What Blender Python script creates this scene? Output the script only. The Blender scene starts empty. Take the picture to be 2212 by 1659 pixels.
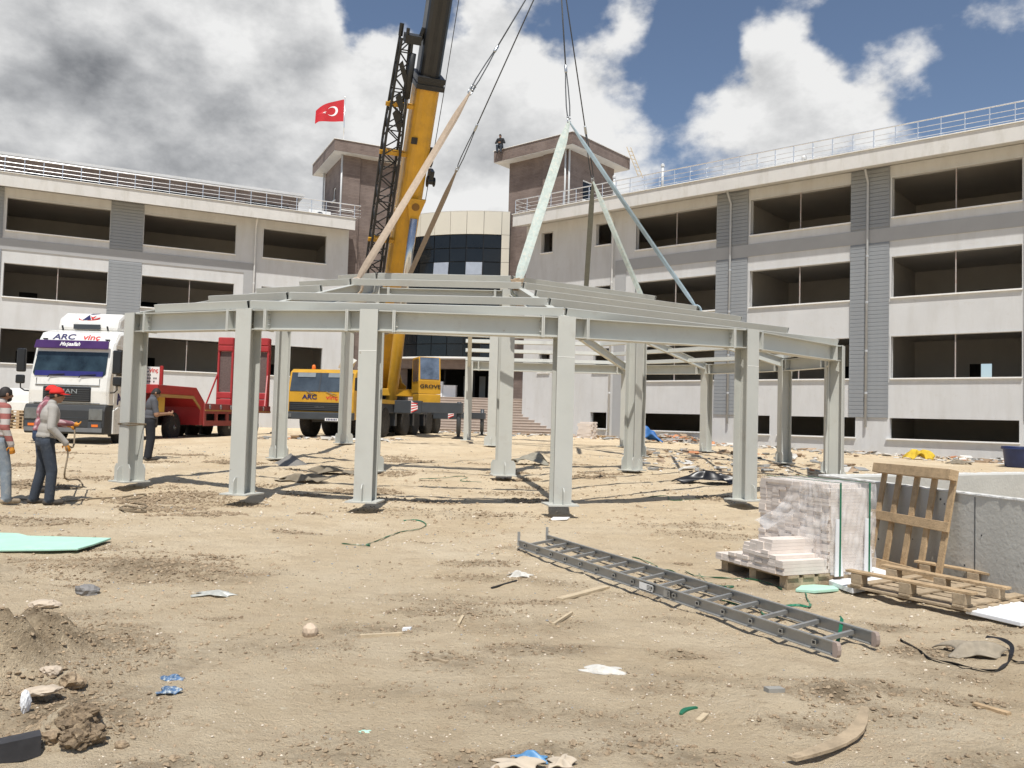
import bpy, bmesh, math, random
import numpy as np
from mathutils import Vector, Matrix, Euler
R_ = math.radians
random.seed(7); rng = np.random.default_rng(11)
S = bpy.context.scene
COL = S.collection
PI = math.pi

# ------------------------------------------------------------------ camera
F_PX, ROLL, PITCH, EYE_Z = 1790.0, R_(1.6), math.atan(75.5/1790), 1.55     # for a 2212 x 1659 picture
cam_d = bpy.data.cameras.new('camera'); cam = bpy.data.objects.new('camera', cam_d); COL.objects.link(cam)
cam_d.sensor_width = 36; cam_d.lens = F_PX/2212*36; cam_d.clip_start = .05; cam_d.clip_end = 3000
cam.matrix_world = Matrix.Translation((0,0,EYE_Z)) @ Matrix.Rotation(PI/2+PITCH, 4, 'X') @ Matrix.Rotation(ROLL, 4, 'Z')
S.camera = cam
S.render.resolution_x, S.render.resolution_y = 1024, 768
S.view_settings.view_transform = 'Standard'; S.view_settings.look = 'None'
S.view_settings.exposure = 0.07; S.view_settings.gamma = 1

def ray(px, py):
    cx = px-1106; cy = 829.5-py
    x = cx*math.cos(ROLL)-cy*math.sin(ROLL); y = cx*math.sin(ROLL)+cy*math.cos(ROLL)
    return Vector((x, F_PX*math.cos(PITCH)-y*math.sin(PITCH), F_PX*math.sin(PITCH)+y*math.cos(PITCH)))
def at(px, py, Y):
    d = ray(px, py); return Vector((0,0,EYE_Z))+d*(Y/d.y)

# ------------------------------------------------------------------ sun and sky
SUN_EL, SUN_AZ = R_(64.5), R_(2)          # the sun stands high behind the camera
to_sun = Vector((-math.sin(SUN_AZ)*math.cos(SUN_EL), -math.cos(SUN_AZ)*math.cos(SUN_EL), math.sin(SUN_EL)))
sl = bpy.data.lights.new('sun', 'SUN'); sl.energy = 4.7; sl.angle = R_(.53); sl.color = (1, .965, .905)
so = bpy.data.objects.new('sun', sl); COL.objects.link(so); so.rotation_euler = to_sun.to_track_quat('Z', 'Y').to_euler(); so.location = (0,0,60)

W = bpy.data.worlds.new('World'); S.world = W; W.use_nodes = True
nt = W.node_tree; nt.nodes.clear()
def N(t, **kw):
    n = nt.nodes.new(t)
    for k, v in kw.items(): setattr(n, k, v)
    return n
def lk(a, b): nt.links.new(a, b)
def mth(op, a, b=None, c=None, clamp=False):
    n = N('ShaderNodeMath', operation=op); n.use_clamp = clamp
    for i, q in enumerate((a, b, c)):
        if q is None: continue
        if isinstance(q, (int, float)): n.inputs[i].default_value = q
        else: lk(q, n.inputs[i])
    return n.outputs[0]
def smooth(v, a, b):
    n = N('ShaderNodeMapRange', interpolation_type='SMOOTHSTEP'); lk(v, n.inputs[0])
    n.inputs[1].default_value = a; n.inputs[2].default_value = b
    return n.outputs[0]
sky = N('ShaderNodeTexSky', sky_type='NISHITA'); sky.sun_disc = False
sky.sun_elevation = SUN_EL; sky.sun_rotation = math.atan2(to_sun.x, to_sun.y); sky.altitude = 900; sky.air_density = 1.0; sky.dust_density = .6; sky.ozone_density = 2.0
tc = N('ShaderNodeTexCoord')
def cloud_noise(vec, sc, det, rough, w=0.0):
    n = N('ShaderNodeTexNoise', noise_dimensions='4D'); lk(vec, n.inputs['Vector'])
    n.inputs['W'].default_value = w; n.inputs['Scale'].default_value = sc; n.inputs['Detail'].default_value = det; n.inputs['Roughness'].default_value = rough
    return n.outputs['Fac']
sq = N('ShaderNodeVectorMath', operation='MULTIPLY'); lk(tc.outputs['Generated'], sq.inputs[0]); sq.inputs[1].default_value = (1, 1, 1.5)
# cumulus banks: where the photographed clouds stand (direction, angular size, weight)
BANKS = [((150,60),.34,.26),((420,60),.26,.26),((0,330),.34,.28),((640,330),.26,.28),((1060,250),.15,.27),((1060,80),.08,.16),((1370,100),.09,.19),((1660,130),.09,.15),((1760,210),.11,.18),((820,420),.15,.2),
         ((1580,320),.12,.15),((1930,190),.08,.16),((1230,340),.12,.17),((1340,340),.08,.12),((2170,50),.07,.12),((1480,150),.07,-.16),((2130,250),.12,-.20),((1560,20),.09,-.22),((850,10),.10,-.42),((1235,60),.06,-.22),((2000,80),.10,-.16),((1240,430),.06,-.1),((1900,20),.08,-.12)]
DARK = [((250,310),.26,.13),((0,250),.20,.13),((500,350),.18,.12),((90,60),.12,.08),((1020,330),.10,.08),((1130,300),.08,.06),((1700,280),.08,.04)]
wrp = N('ShaderNodeTexNoise'); lk(tc.outputs['Generated'], wrp.inputs['Vector']); wrp.inputs['Scale'].default_value = 9; wrp.inputs['Detail'].default_value = 5
wof = N('ShaderNodeVectorMath', operation='MULTIPLY_ADD'); lk(wrp.outputs['Color'], wof.inputs[0]); wof.inputs[1].default_value = (.16,.16,.16); wof.inputs[2].default_value = (-.08,-.08,-.08)
nrm = N('ShaderNodeVectorMath', operation='NORMALIZE'); lk(tc.outputs['Generated'], nrm.inputs[0])
nrw = N('ShaderNodeVectorMath', operation='ADD'); lk(nrm.outputs[0], nrw.inputs[0]); lk(wof.outputs[0], nrw.inputs[1])
def coverage(vec, banks):
    tot = None
    for (px, py), r, w in banks:
        d = ray(px, py).normalized()
        dn = N('ShaderNodeVectorMath', operation='DISTANCE'); lk(vec, dn.inputs[0]); dn.inputs[1].default_value = d
        gg = mth('MULTIPLY', smooth(dn.outputs['Value'], r*1.15, r*.05), w)
        tot = gg if tot is None else mth('ADD', tot, gg)
    return tot
cov = coverage(nrw.outputs[0], BANKS); drk = coverage(nrw.outputs[0], DARK)
up = N('ShaderNodeVectorMath', operation='ADD'); lk(sq.outputs[0], up.inputs[0]); up.inputs[1].default_value = (.012, -.01, .06)
def dens(vec):
    big = cloud_noise(vec, 3.2, 2, .5, 1.7); fine = cloud_noise(vec, 9.5, 9, .58, .4)
    return mth('ADD', mth('MULTIPLY', big, .35), mth('MULTIPLY', fine, .85))
d0 = mth('ADD', dens(sq.outputs[0]), cov); d1 = mth('ADD', dens(up.outputs[0]), cov)
alpha = smooth(d0, .61, .80)
thick = smooth(d0, .76, 1.25)
lit = mth('MULTIPLY_ADD', mth('SUBTRACT', d0, d1), 2.1, .58, True)
cr = N('ShaderNodeValToRGB'); lk(mth('SUBTRACT', mth('SUBTRACT', mth('MULTIPLY_ADD', lit, .75, .42), mth('MULTIPLY', thick, .16), None, True), drk, None, True), cr.inputs[0])
e = cr.color_ramp.elements; e[0].position = 0; e[0].color = (1.7,1.8,2.0,1); e[1].position = .86; e[1].color = (9.3,9.3,9.25,1)
m = cr.color_ramp.elements.new(.40); m.color = (4.9,5.0,5.15,1)
skyc = N('ShaderNodeHueSaturation'); lk(sky.outputs[0], skyc.inputs['Color']); skyc.inputs['Saturation'].default_value = .92; skyc.inputs['Value'].default_value = 1.12
mx = N('ShaderNodeMix', data_type='RGBA'); lk(alpha, mx.inputs[0]); lk(skyc.outputs[0], mx.inputs[6]); lk(cr.outputs[0], mx.inputs[7])
bg = N('ShaderNodeBackground'); bg.inputs[1].default_value = .088; lk(mx.outputs[2], bg.inputs[0])
wo = N('ShaderNodeOutputWorld'); lk(bg.outputs[0], wo.inputs[0])

# ------------------------------------------------------------------ materials
MATS = {}
def M(name, col=(.5,.5,.5), rough=.6, metal=0, var=.12, vs=3.0, bump=0.0, bs=40, col2=None, c2=(.55,.75), spec=.5, coat=0, trans=0, alpha=1, coords='Object', sheen=0, st=None, col3=None, c3=(.66,.72)):
    if name in MATS: return MATS[name]
    m = bpy.data.materials.new(name); m.use_nodes = True; t = m.node_tree; b = t.nodes['Principled BSDF']
    tcn = t.nodes.new('ShaderNodeTexCoord'); co = tcn.outputs[coords]
    n1 = t.nodes.new('ShaderNodeTexNoise'); n1.inputs['Scale'].default_value = vs; n1.inputs['Detail'].default_value = 6; n1.inputs['Roughness'].default_value = .62
    t.links.new(co, n1.inputs['Vector'])
    mr = t.nodes.new('ShaderNodeMapRange'); mr.inputs[1].default_value = .3; mr.inputs[2].default_value = .7; t.links.new(n1.outputs['Fac'], mr.inputs[0])
    mixn = t.nodes.new('ShaderNodeMix'); mixn.data_type = 'RGBA'
    mixn.inputs[6].default_value = (*[c*(1-var) for c in col], 1); mixn.inputs[7].default_value = (*[min(1, c*(1+var)) for c in col], 1)
    t.links.new(mr.outputs[0], mixn.inputs[0]); out = mixn.outputs[2]
    if col2:
        n2 = t.nodes.new('ShaderNodeTexNoise'); n2.inputs['Scale'].default_value = vs*1.7; n2.inputs['Detail'].default_value = 8; n2.inputs['Roughness'].default_value = .7
        mp = t.nodes.new('ShaderNodeMapping'); mp.inputs['Location'].default_value = (3.1,7.7,1.3); mp.inputs['Scale'].default_value = st or (1,1,1); t.links.new(co, mp.inputs[0]); t.links.new(mp.outputs[0], n2.inputs['Vector'])
        r2 = t.nodes.new('ShaderNodeMapRange'); r2.inputs[1].default_value, r2.inputs[2].default_value = c2; t.links.new(n2.outputs['Fac'], r2.inputs[0])
        m2 = t.nodes.new('ShaderNodeMix'); m2.data_type = 'RGBA'; t.links.new(r2.outputs[0], m2.inputs[0]); t.links.new(out, m2.inputs[6]); m2.inputs[7].default_value = (*col2, 1); out = m2.outputs[2]
    if col3:
        n2 = t.nodes.new('ShaderNodeTexNoise'); n2.inputs['Scale'].default_value = vs*4.3; n2.inputs['Detail'].default_value = 6; n2.inputs['Roughness'].default_value = .7
        mp = t.nodes.new('ShaderNodeMapping'); mp.inputs['Location'].default_value = (9.1,2.7,5.3); t.links.new(co, mp.inputs[0]); t.links.new(mp.outputs[0], n2.inputs['Vector'])
        r2 = t.nodes.new('ShaderNodeMapRange'); r2.inputs[1].default_value, r2.inputs[2].default_value = c3; t.links.new(n2.outputs['Fac'], r2.inputs[0])
        m2 = t.nodes.new('ShaderNodeMix'); m2.data_type = 'RGBA'; t.links.new(r2.outputs[0], m2.inputs[0]); t.links.new(out, m2.inputs[6]); m2.inputs[7].default_value = (*col3, 1); out = m2.outputs[2]
    t.links.new(out, b.inputs['Base Color'])
    rr = t.nodes.new('ShaderNodeMapRange'); rr.inputs[3].default_value = max(.02, rough-.08); rr.inputs[4].default_value = min(1, rough+.1); t.links.new(n1.outputs['Fac'], rr.inputs[0]); t.links.new(rr.outputs[0], b.inputs['Roughness'])
    b.inputs['Metallic'].default_value = metal; b.inputs['Specular IOR Level'].default_value = spec; b.inputs['Coat Weight'].default_value = coat
    b.inputs['Transmission Weight'].default_value = trans; b.inputs['Alpha'].default_value = alpha
    if bump:
        n3 = t.nodes.new('ShaderNodeTexNoise'); n3.inputs['Scale'].default_value = bs; n3.inputs['Detail'].default_value = 5; t.links.new(co, n3.inputs['Vector'])
        bp = t.nodes.new('ShaderNodeBump'); bp.inputs['Strength'].default_value = bump; bp.inputs['Distance'].default_value = .02; t.links.new(n3.outputs['Fac'], bp.inputs['Height']); t.links.new(bp.outputs[0], b.inputs['Normal'])
    MATS[name] = m; return m

# ------------------------------------------------------------------ mesh helpers
def V(*a): return Vector(a)
class MB:
    def __init__(s): s.v = []; s.f = []; s.mi = []; s.k = 0
    def add(s, vs, fs):
        o = len(s.v); s.v += [tuple(p) for p in vs]; s.f += [tuple(i+o for i in f) for f in fs]; s.mi += [s.k]*len(fs); return s
    def box(s, x0, x1, y0, y1, z0, z1):
        if x0 > x1: x0, x1 = x1, x0
        if y0 > y1: y0, y1 = y1, y0
        if z0 > z1: z0, z1 = z1, z0
        return s.add([(x0,y0,z0),(x1,y0,z0),(x1,y1,z0),(x0,y1,z0),(x0,y0,z1),(x1,y0,z1),(x1,y1,z1),(x0,y1,z1)],
                     [(0,3,2,1),(4,5,6,7),(0,1,5,4),(1,2,6,5),(2,3,7,6),(3,0,4,7)])
    def obox(s, c, a, b, d):
        c, a, b, d = map(Vector, (c, a, b, d))
        if a.cross(b).dot(d) < 0: a = -a
        P = [c+sx*a+sy*b+sz*d for sz in (-1,1) for (sx, sy) in ((-1,-1),(1,-1),(1,1),(-1,1))]
        return s.add(P, [(0,3,2,1),(4,5,6,7),(0,1,5,4),(1,2,6,5),(2,3,7,6),(3,0,4,7)])
    def frame(s, p, q, up=(0,0,1)):
        p, q = Vector(p), Vector(q); t = (q-p).normalized(); u = Vector(up)
        if abs(t.dot(u.normalized())) > .995: u = Vector((0,1,0))
        sd = t.cross(u).normalized(); u2 = sd.cross(t).normalized()
        return p, q, t, sd, u2
    def bar(s, p, q, w, h, up=(0,0,1)):
        p, q, t, sd, u = s.frame(p, q, up); return s.obox((p+q)/2, sd*w/2, (q-p)/2, u*h/2)
    def prof(s, p, q, pr, up=(0,0,1), caps=True, off=(0,0)):
        p, q, t, sd, u = s.frame(p, q, up); n = len(pr)
        vs = [p+sd*(a+off[0])+u*(b+off[1]) for a, b in pr]+[q+sd*(a+off[0])+u*(b+off[1]) for a, b in pr]
        fs = [(i, (i+1) % n, n+(i+1) % n, n+i) for i in range(n)]
        if caps: fs += [tuple(range(n-1, -1, -1)), tuple(range(n, 2*n))]
        return s.add(vs, fs)
    def ibeam(s, p, q, h, b, tf=.018, tw=.011, up=(0,0,1), off=(0,0)):
        H, B, T = h/2, b/2, tw/2
        pr = [(-B,-H),(B,-H),(B,-H+tf),(T,-H+tf),(T,H-tf),(B,H-tf),(B,H),(-B,H),(-B,H-tf),(-T,H-tf),(-T,-H+tf),(-B,-H+tf)]
        p, q, t, sd, u = s.frame(p, q, up); n = 12
        vs = [p+sd*(a+off[0])+u*(c+off[1]) for a, c in pr]+[q+sd*(a+off[0])+u*(c+off[1]) for a, c in pr]
        fs = [(i, (i+1) % n, n+(i+1) % n, n+i) for i in range(n)]
        for o, flip in ((0, True), (n, False)):
            for f in ((0,1,2,3,10,11),(3,4,9,10),(4,5,6,7,8,9)):
                g = tuple(o+i for i in f); fs.append(g[::-1] if flip else g)
        return s.add(vs, fs)
    def rhs(s, p, q, w, h, t=.006, up=(0,0,1)):          # hollow rectangular tube, open ends
        p, q, tt, sd, u = s.frame(p, q, up)
        def ring(c, a, b): return [c-sd*a-u*b, c+sd*a-u*b, c+sd*a+u*b, c-sd*a+u*b]
        vs = ring(p, w/2, h/2)+ring(q, w/2, h/2)+ring(p, w/2-t, h/2-t)+ring(q, w/2-t, h/2-t)
        fs = []
        for i in range(4):
            j = (i+1) % 4
            fs += [(i, j, 4+j, 4+i), (8+j, 8+i, 12+i, 12+j), (i, 8+i, 8+j, j), (4+j, 12+j, 12+i, 4+i)]
        return s.add(vs, fs)
    def tube(s, pts, r, n=8, caps=True, closed=False):
        pts = [Vector(p) for p in pts]; m = len(pts); rs = r if isinstance(r, (list, tuple)) else [r]*m
        vs = []; fs = []; prev = None
        for i, p in enumerate(pts):
            a = pts[i-1] if (i > 0 or closed) else p; b = pts[(i+1) % m] if (i < m-1 or closed) else p
            t = (b-a)
            t = t.normalized() if t.length > 1e-9 else Vector((0,0,1))
            if prev is None:
                u = Vector((0,0,1)) if abs(t.z) < .9 else Vector((1,0,0)); sd = t.cross(u).normalized()
            else:
                sd = prev-t*prev.dot(t); sd = sd.normalized() if sd.length > 1e-6 else t.orthogonal().normalized()
            prev = sd; u = sd.cross(t)
            for k in range(n):
                an = 2*PI*k/n; vs.append(p+(sd*math.cos(an)+u*math.sin(an))*rs[i])
        for i in range(m if closed else m-1):
            for k in range(n):
                a = i*n+k; b = i*n+(k+1) % n; j = (i+1) % m; fs.append((a, b, j*n+(k+1) % n, j*n+k))
        if caps and not closed: fs += [tuple(range(n-1, -1, -1)), tuple(range((m-1)*n, m*n))]
        return s.add(vs, fs)
    def lathe(s, pr, n=24, o=(0,0,0), ax=(0,0,1), caps=True):
        o = Vector(o); ax = Vector(ax).normalized(); e1 = ax.orthogonal().normalized(); e2 = ax.cross(e1)
        vs = [o+ax*z+(e1*math.cos(2*PI*k/n)+e2*math.sin(2*PI*k/n))*r for r, z in pr for k in range(n)]; fs = []
        for i in range(len(pr)-1):
            for k in range(n): fs.append((i*n+k, i*n+(k+1) % n, (i+1)*n+(k+1) % n, (i+1)*n+k))
        if caps: fs += [tuple(range(n-1, -1, -1)), tuple(range((len(pr)-1)*n, len(pr)*n))]
        return s.add(vs, fs)
    def prism(s, poly, o, ex, ey, d):
        o, ex, ey, d = map(Vector, (o, ex, ey, d)); n = len(poly)
        a = [o+ex*p+ey*q for p, q in poly]; vs = a+[p+d for p in a]
        fs = [(i, (i+1) % n, n+(i+1) % n, n+i) for i in range(n)]+[tuple(range(n-1, -1, -1)), tuple(range(n, 2*n))]
        return s.add(vs, fs)
    def loft(s, rings, caps=True, closed=True):
        n = len(rings[0]); vs = [p for r in rings for p in r]; fs = []
        for i in range(len(rings)-1):
            for k in range(n if closed else n-1):
                fs.append((i*n+k, i*n+(k+1) % n, (i+1)*n+(k+1) % n, (i+1)*n+k))
        if caps: fs += [tuple(range(n-1, -1, -1)), tuple(range((len(rings)-1)*n, len(rings)*n))]
        return s.add(vs, fs)
    def grid(s, fn, nu, nv):
        vs = [fn(i/nu, j/nv) for j in range(nv+1) for i in range(nu+1)]
        fs = [(j*(nu+1)+i, j*(nu+1)+i+1, (j+1)*(nu+1)+i+1, (j+1)*(nu+1)+i) for j in range(nv) for i in range(nu)]
        return s.add(vs, fs)
    def mesh(s, name, mats, smooth=False):
        me = bpy.data.meshes.new(name); me.from_pydata(s.v, [], s.f)
        for m in (mats if isinstance(mats, (list, tuple)) else [mats]): me.materials.append(m)
        if max(s.mi, default=0): me.polygons.foreach_set('material_index', s.mi)
        bm = bmesh.new(); bm.from_mesh(me); bmesh.ops.recalc_face_normals(bm, faces=bm.faces); bm.to_mesh(me); bm.free()
        if smooth: me.polygons.foreach_set('use_smooth', [True]*len(me.polygons))
        me.update(); return me
    def build(s, name, mats, parent=None, smooth=False, bevel=0, loc=None, autosmooth=False):
        return link(name, s.mesh(name, mats, smooth), parent, bevel, loc, autosmooth)
def link(name, me, parent=None, bevel=0, loc=None, autosmooth=False):
    o = bpy.data.objects.new(name, me); COL.objects.link(o)
    if parent is not None: o.parent = parent
    if loc is not None: o.location = loc
    if bevel:
        b = o.modifiers.new('bevel', 'BEVEL'); b.width = bevel; b.segments = 2; b.limit_method = 'ANGLE'; b.angle_limit = R_(40)
    return o
def tag(o, label=None, cat=None, group=None, kind=None):
    if label: o['label'] = label
    if cat: o['category'] = cat
    if group: o['group'] = group
    if kind: o['kind'] = kind
    return o
def empty(name, loc=(0,0,0), rz=0, label=None, cat=None, group=None):
    o = bpy.data.objects.new(name, None); COL.objects.link(o); o.location = loc; o.rotation_euler = (0,0,rz); o.empty_display_size = .2
    return tag(o, label, cat, group)
def copy_tree(o, parent=None):
    c = o.copy(); COL.objects.link(c)
    if parent is not None: c.parent = parent
    for ch in list(o.children): copy_tree(ch, c)
    return c
def rebase(e, o):                                            # children were meshed in world space
    e.location = o
    for c in e.children: c.location = c.location-o
def text(s, size, mat, parent, o, ex, ey, name='lettering', extrude=.004, align='CENTER', shear=0, bold=0, sx=1):
    cu = bpy.data.curves.new('t', 'FONT'); cu.body = s; cu.size = size; cu.extrude = extrude; cu.align_x = align; cu.align_y = 'CENTER'; cu.shear = shear; cu.offset = bold; cu.resolution_u = 3
    ob = bpy.data.objects.new('t', cu); COL.objects.link(ob)
    me = bpy.data.meshes.new_from_object(ob); bpy.data.objects.remove(ob); bpy.data.curves.remove(cu)
    ex = Vector(ex).normalized(); ey = Vector(ey).normalized(); ez = ex.cross(ey)
    me.transform(Matrix(((ex.x*sx, ey.x, ez.x, o[0]),(ex.y*sx, ey.y, ez.y, o[1]),(ex.z*sx, ey.z, ez.z, o[2]),(0,0,0,1))))
    me.materials.clear(); me.materials.append(mat); me.name = name
    return link(name, me, parent)
# terrain: level round the camera, rising under the canopy, nearly level again by the school
_gy = np.array([-50, 0, 12, 13.5, 15, 17.5, 20, 24, 28, 33, 45, 60, 3000.]); _gz = np.array([0, 0, 0, .02, .12, .28, .38, .42, .58, .60, .66, .7, .7])
def ground_np(x, y):
    z = np.interp(y, _gy, _gz)
    f = np.clip((x-6)/14, 0, 1)*np.clip((y-14)/10, 0, 1)
    z = z-f*.22-.09*np.clip((-8-x)/5, 0, 1)*np.clip((y-16)/6, 0, 1)
    b = np.exp(-((x-5.6)**2/1.6+(y-7.0)**2/2.5))*.17
    return z+b
def g(x, y): return float(ground_np(np.array([float(x)]), np.array([float(y)]))[0])
def gp(px, py, dz=0):                                       # photo pixel -> point on the ground
    d = ray(px, py); Y = 5.0
    for _ in range(60):
        p = V(0,0,EYE_Z)+d*(Y/d.y); zz = g(p.x, p.y)
        Yn = (zz-EYE_Z)/(d.z/d.y); Y = Y+.5*(Yn-Y)
    p = V(0,0,EYE_Z)+d*(Y/d.y); p.z = g(p.x, p.y)+dz; return p
# ------------------------------------------------------------------ ground
def vnoise(x, y, seed):
    r = np.random.default_rng(seed); T = r.random((256, 256))
    xi = np.floor(x).astype(int); yi = np.floor(y).astype(int); fx = x-xi; fy = y-yi
    fx = fx*fx*(3-2*fx); fy = fy*fy*(3-2*fy); xi &= 255; yi &= 255; x1 = (xi+1) & 255; y1 = (yi+1) & 255
    return (T[xi,yi]*(1-fx)+T[x1,yi]*fx)*(1-fy)+(T[xi,y1]*(1-fx)+T[x1,y1]*fx)*fy
def fbm(x, y, seed, octv=4):
    a = .5; s = 0; n = 0
    for k in range(octv): s = s+a*vnoise(x*2**k, y*2**k, seed+k); n += a; a *= .5
    return s/n-.5
DIRT = [(gp(300,1235),1.0,.55,.9),(gp(330,1215),.8,.4,.6),(gp(60,1420),.8,.75,1.1),(gp(110,1560),.5,.45,1.1),(gp(1010,1300),.7,.3,.45),(gp(1100,1350),.6,.3,.4),(gp(1790,1510),.28,.16,1.0),(gp(1900,1540),.4,.2,.55),
        (gp(1560,1160),.9,.35,.35),(gp(1300,1560),.5,.25,.4),(gp(1500,1470),.5,.3,.35),(gp(620,1400),.5,.25,.4),(gp(950,1110),1.6,.5,.3)]
_rd = random.Random(77)
for _k in range(150):
    _y = 3.0*(23/3.0)**_rd.random(); _x = _rd.uniform(-.62,.62)*_y; _r = _rd.uniform(.06,.30)*(1 if _y < 10 else 1.7)
    DIRT.append((V(_x,_y,0), _r*1.5, _r*.7, _rd.uniform(.35,.8)))
PILES = [(gp(30,1440),.75,.55,.16),(gp(130,1600),.32,.25,.10),(gp(1800,1500),.25,.15,.05),(gp(300,1230),.9,.5,.05),(gp(-150,1500),.7,.8,.22)]
def nonuni(a, b, st, lim_lo, lim_hi, grow=1.13):
    c = list(np.arange(a, b, st)); s = st; x = b
    while x < lim_hi: c.append(x); s *= grow; x += s
    s = st; x = a-st; lo = []
    while x > lim_lo: lo.append(x); s *= grow; x -= s
    return np.array(lo[::-1]+c)
gx = nonuni(-9, 8.5, .06, -900, 900); gyv = nonuni(2.6, 16.5, .05, -300, 1500, 1.045)
GX, GY = np.meshgrid(gx, gyv)
near = np.clip(1-(GY-18)/25, 0.15, 1)
GZ = ground_np(GX, GY)
dm = np.zeros_like(GZ); wob = fbm(GX*1.7, GY*1.7, 91)*1.3
for c, rx, ry, w in DIRT:
    if rx < .8 and abs(c.x) > 0 and ry < .37: d = np.sqrt(((GX-c.x)/rx)**2+((GY-c.y)/ry)**2)+wob*.9
    else: d = np.sqrt(((GX-c.x)/rx)**2+((GY-c.y)/ry)**2)+wob*1.2
    dm = np.maximum(dm, w*np.clip(1.35-d, 0, 1))
rough = np.clip(dm, 0, 1)
GZ = GZ+fbm(GX*.45, GY*.45, 5)*.09*np.clip((GY-1)/8, .25, 1)*np.where(GY > 90, 0, 1)+fbm(GX*1.3, GY*1.9, 15)*.06+fbm(GX*5, GY*7, 25)*.030*(1+rough)+fbm(GX*14, GY*14, 35, 3)*.020*(.6+2.4*rough)
rdg = 1-np.abs(fbm(GX*2.6, GY*3.8, 55, 4))*4
GZ = GZ+.028*np.clip(rdg, -.5, 1)*np.clip(fbm(GX*.6, GY*.6, 77)*3+.55, .15, 1)*np.where(GY > 60, 0, 1)
tr = np.sin((GX*.35+GY*.9)*5.2+fbm(GX*.8, GY*.8, 3)*9)          # trodden ripples and wheel tracks
GZ = GZ+.006*tr*np.clip(fbm(GX*.7, GY*.7, 71)*4, 0, 1)
for c, rx, ry, h in PILES:
    d = np.sqrt(((GX-c.x)/rx)**2+((GY-c.y)/ry)**2)+wob*.6
    GZ = GZ+h*np.clip(1.2-d, 0, 1)**1.3*(1+fbm(GX*6, GY*6, 44)*1.6)
far = np.clip((np.hypot(GX, GY)-120)/500, 0, 1); GZ = GZ-far*1.5
ny, nx = GX.shape
me = bpy.data.meshes.new('ground'); me.vertices.add(nx*ny); me.vertices.foreach_set('co', np.stack([GX, GY, GZ], -1).astype(np.float32).ravel())
ii = (np.arange(ny-1)[:, None]*nx+np.arange(nx-1)[None, :]).ravel(); q = np.stack([ii, ii+1, ii+1+nx, ii+nx], -1)
me.loops.add(q.size); me.loops.foreach_set('vertex_index', q.ravel().astype(np.int32)); me.polygons.add(len(q)); me.polygons.foreach_set('loop_start', (np.arange(len(q))*4).astype(np.int32))
me.polygons.foreach_set('use_smooth', np.ones(len(q), bool)); me.update(calc_edges=True)
at_ = me.attributes.new('dirt', 'FLOAT', 'POINT'); at_.data.foreach_set('value', np.clip(dm, 0, 1).astype(np.float32).ravel())
def soil():
    m = bpy.data.materials.new('soil'); m.use_nodes = True; t = m.node_tree; b = t.nodes['Principled BSDF']; L = t.links.new
    geo = t.nodes.new('ShaderNodeNewGeometry'); pos = geo.outputs['Position']
    def noise(sc, det=6, ro=.6, st=None):
        n = t.nodes.new('ShaderNodeTexNoise'); n.inputs['Scale'].default_value = sc; n.inputs['Detail'].default_value = det; n.inputs['Roughness'].default_value = ro
        v = pos
        if st: mp = t.nodes.new('ShaderNodeMapping'); mp.inputs['Scale'].default_value = st; mp.inputs['Rotation'].default_value = (0,0,.5); L(pos, mp.inputs[0]); v = mp.outputs[0]
        L(v, n.inputs['Vector']); return n.outputs['Fac']
    def rng_(f, a, c): r = t.nodes.new('ShaderNodeMapRange'); r.inputs[1].default_value = a; r.inputs[2].default_value = c; L(f, r.inputs[0]); return r.outputs[0]
    def mix(f, a, c):
        x = t.nodes.new('ShaderNodeMix'); x.data_type = 'RGBA'; L(f, x.inputs[0])
        for i, v in ((6, a), (7, c)):
            if isinstance(v, tuple): x.inputs[i].default_value = (*v, 1)
            else: L(v, x.inputs[i])
        return x.outputs[2]
    big = noise(.7, 5, .6); c = mix(rng_(big, .35, .68), (.74,.585,.385), (.87,.725,.515))
    c = mix(rng_(noise(1.7, 8, .74, (1,1.9,1)), .50, .76), c, (.65,.50,.33))                       # trodden, damper patches
    c = mix(rng_(noise(5.5, 7, .72, (1,2.4,1)), .57, .70), c, (.52,.39,.245))  # brown mottling: damp soil tone plus painted shade of the small relief
    c = mix(rng_(noise(7.5, 6, .7, (1.3,2.2,1)), .60, .70), c, (.92,.80,.60))                        # dusty crust
    c = mix(rng_(noise(20, 5, .72, (1,1.8,1)), .62, .72), c, (.42,.30,.172))  # fine brown flecks: clod shadows painted in along with damp soil colour
    at2 = t.nodes.new('ShaderNodeAttribute'); at2.attribute_name = 'dirt'
    br = t.nodes.new('ShaderNodeMath'); br.operation = 'MULTIPLY'; L(at2.outputs['Fac'], br.inputs[0]); L(rng_(noise(7, 7, .75), .30, .62), br.inputs[1])
    c = mix(br.outputs[0], c, (.235,.17,.105))
    L(c, b.inputs['Base Color']); b.inputs['Roughness'].default_value = .95; b.inputs['Specular IOR Level'].default_value = .15
    h = t.nodes.new('ShaderNodeMath'); h.operation = 'ADD'; L(noise(22, 8, .75), h.inputs[0])
    h2 = t.nodes.new('ShaderNodeMath'); h2.operation = 'MULTIPLY'; L(noise(75, 4, .7), h2.inputs[0]); h2.inputs[1].default_value = .6; L(h2.outputs[0], h.inputs[1])
    bp = t.nodes.new('ShaderNodeBump'); bp.inputs['Strength'].default_value = .9; bp.inputs['Distance'].default_value = .07; L(h.outputs[0], bp.inputs['Height']); L(bp.outputs[0], b.inputs['Normal'])
    return m
me.materials.append(soil()); tag(link('ground', me), 'bare beige trodden earth of the building site', None, None, 'structure')

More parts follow.
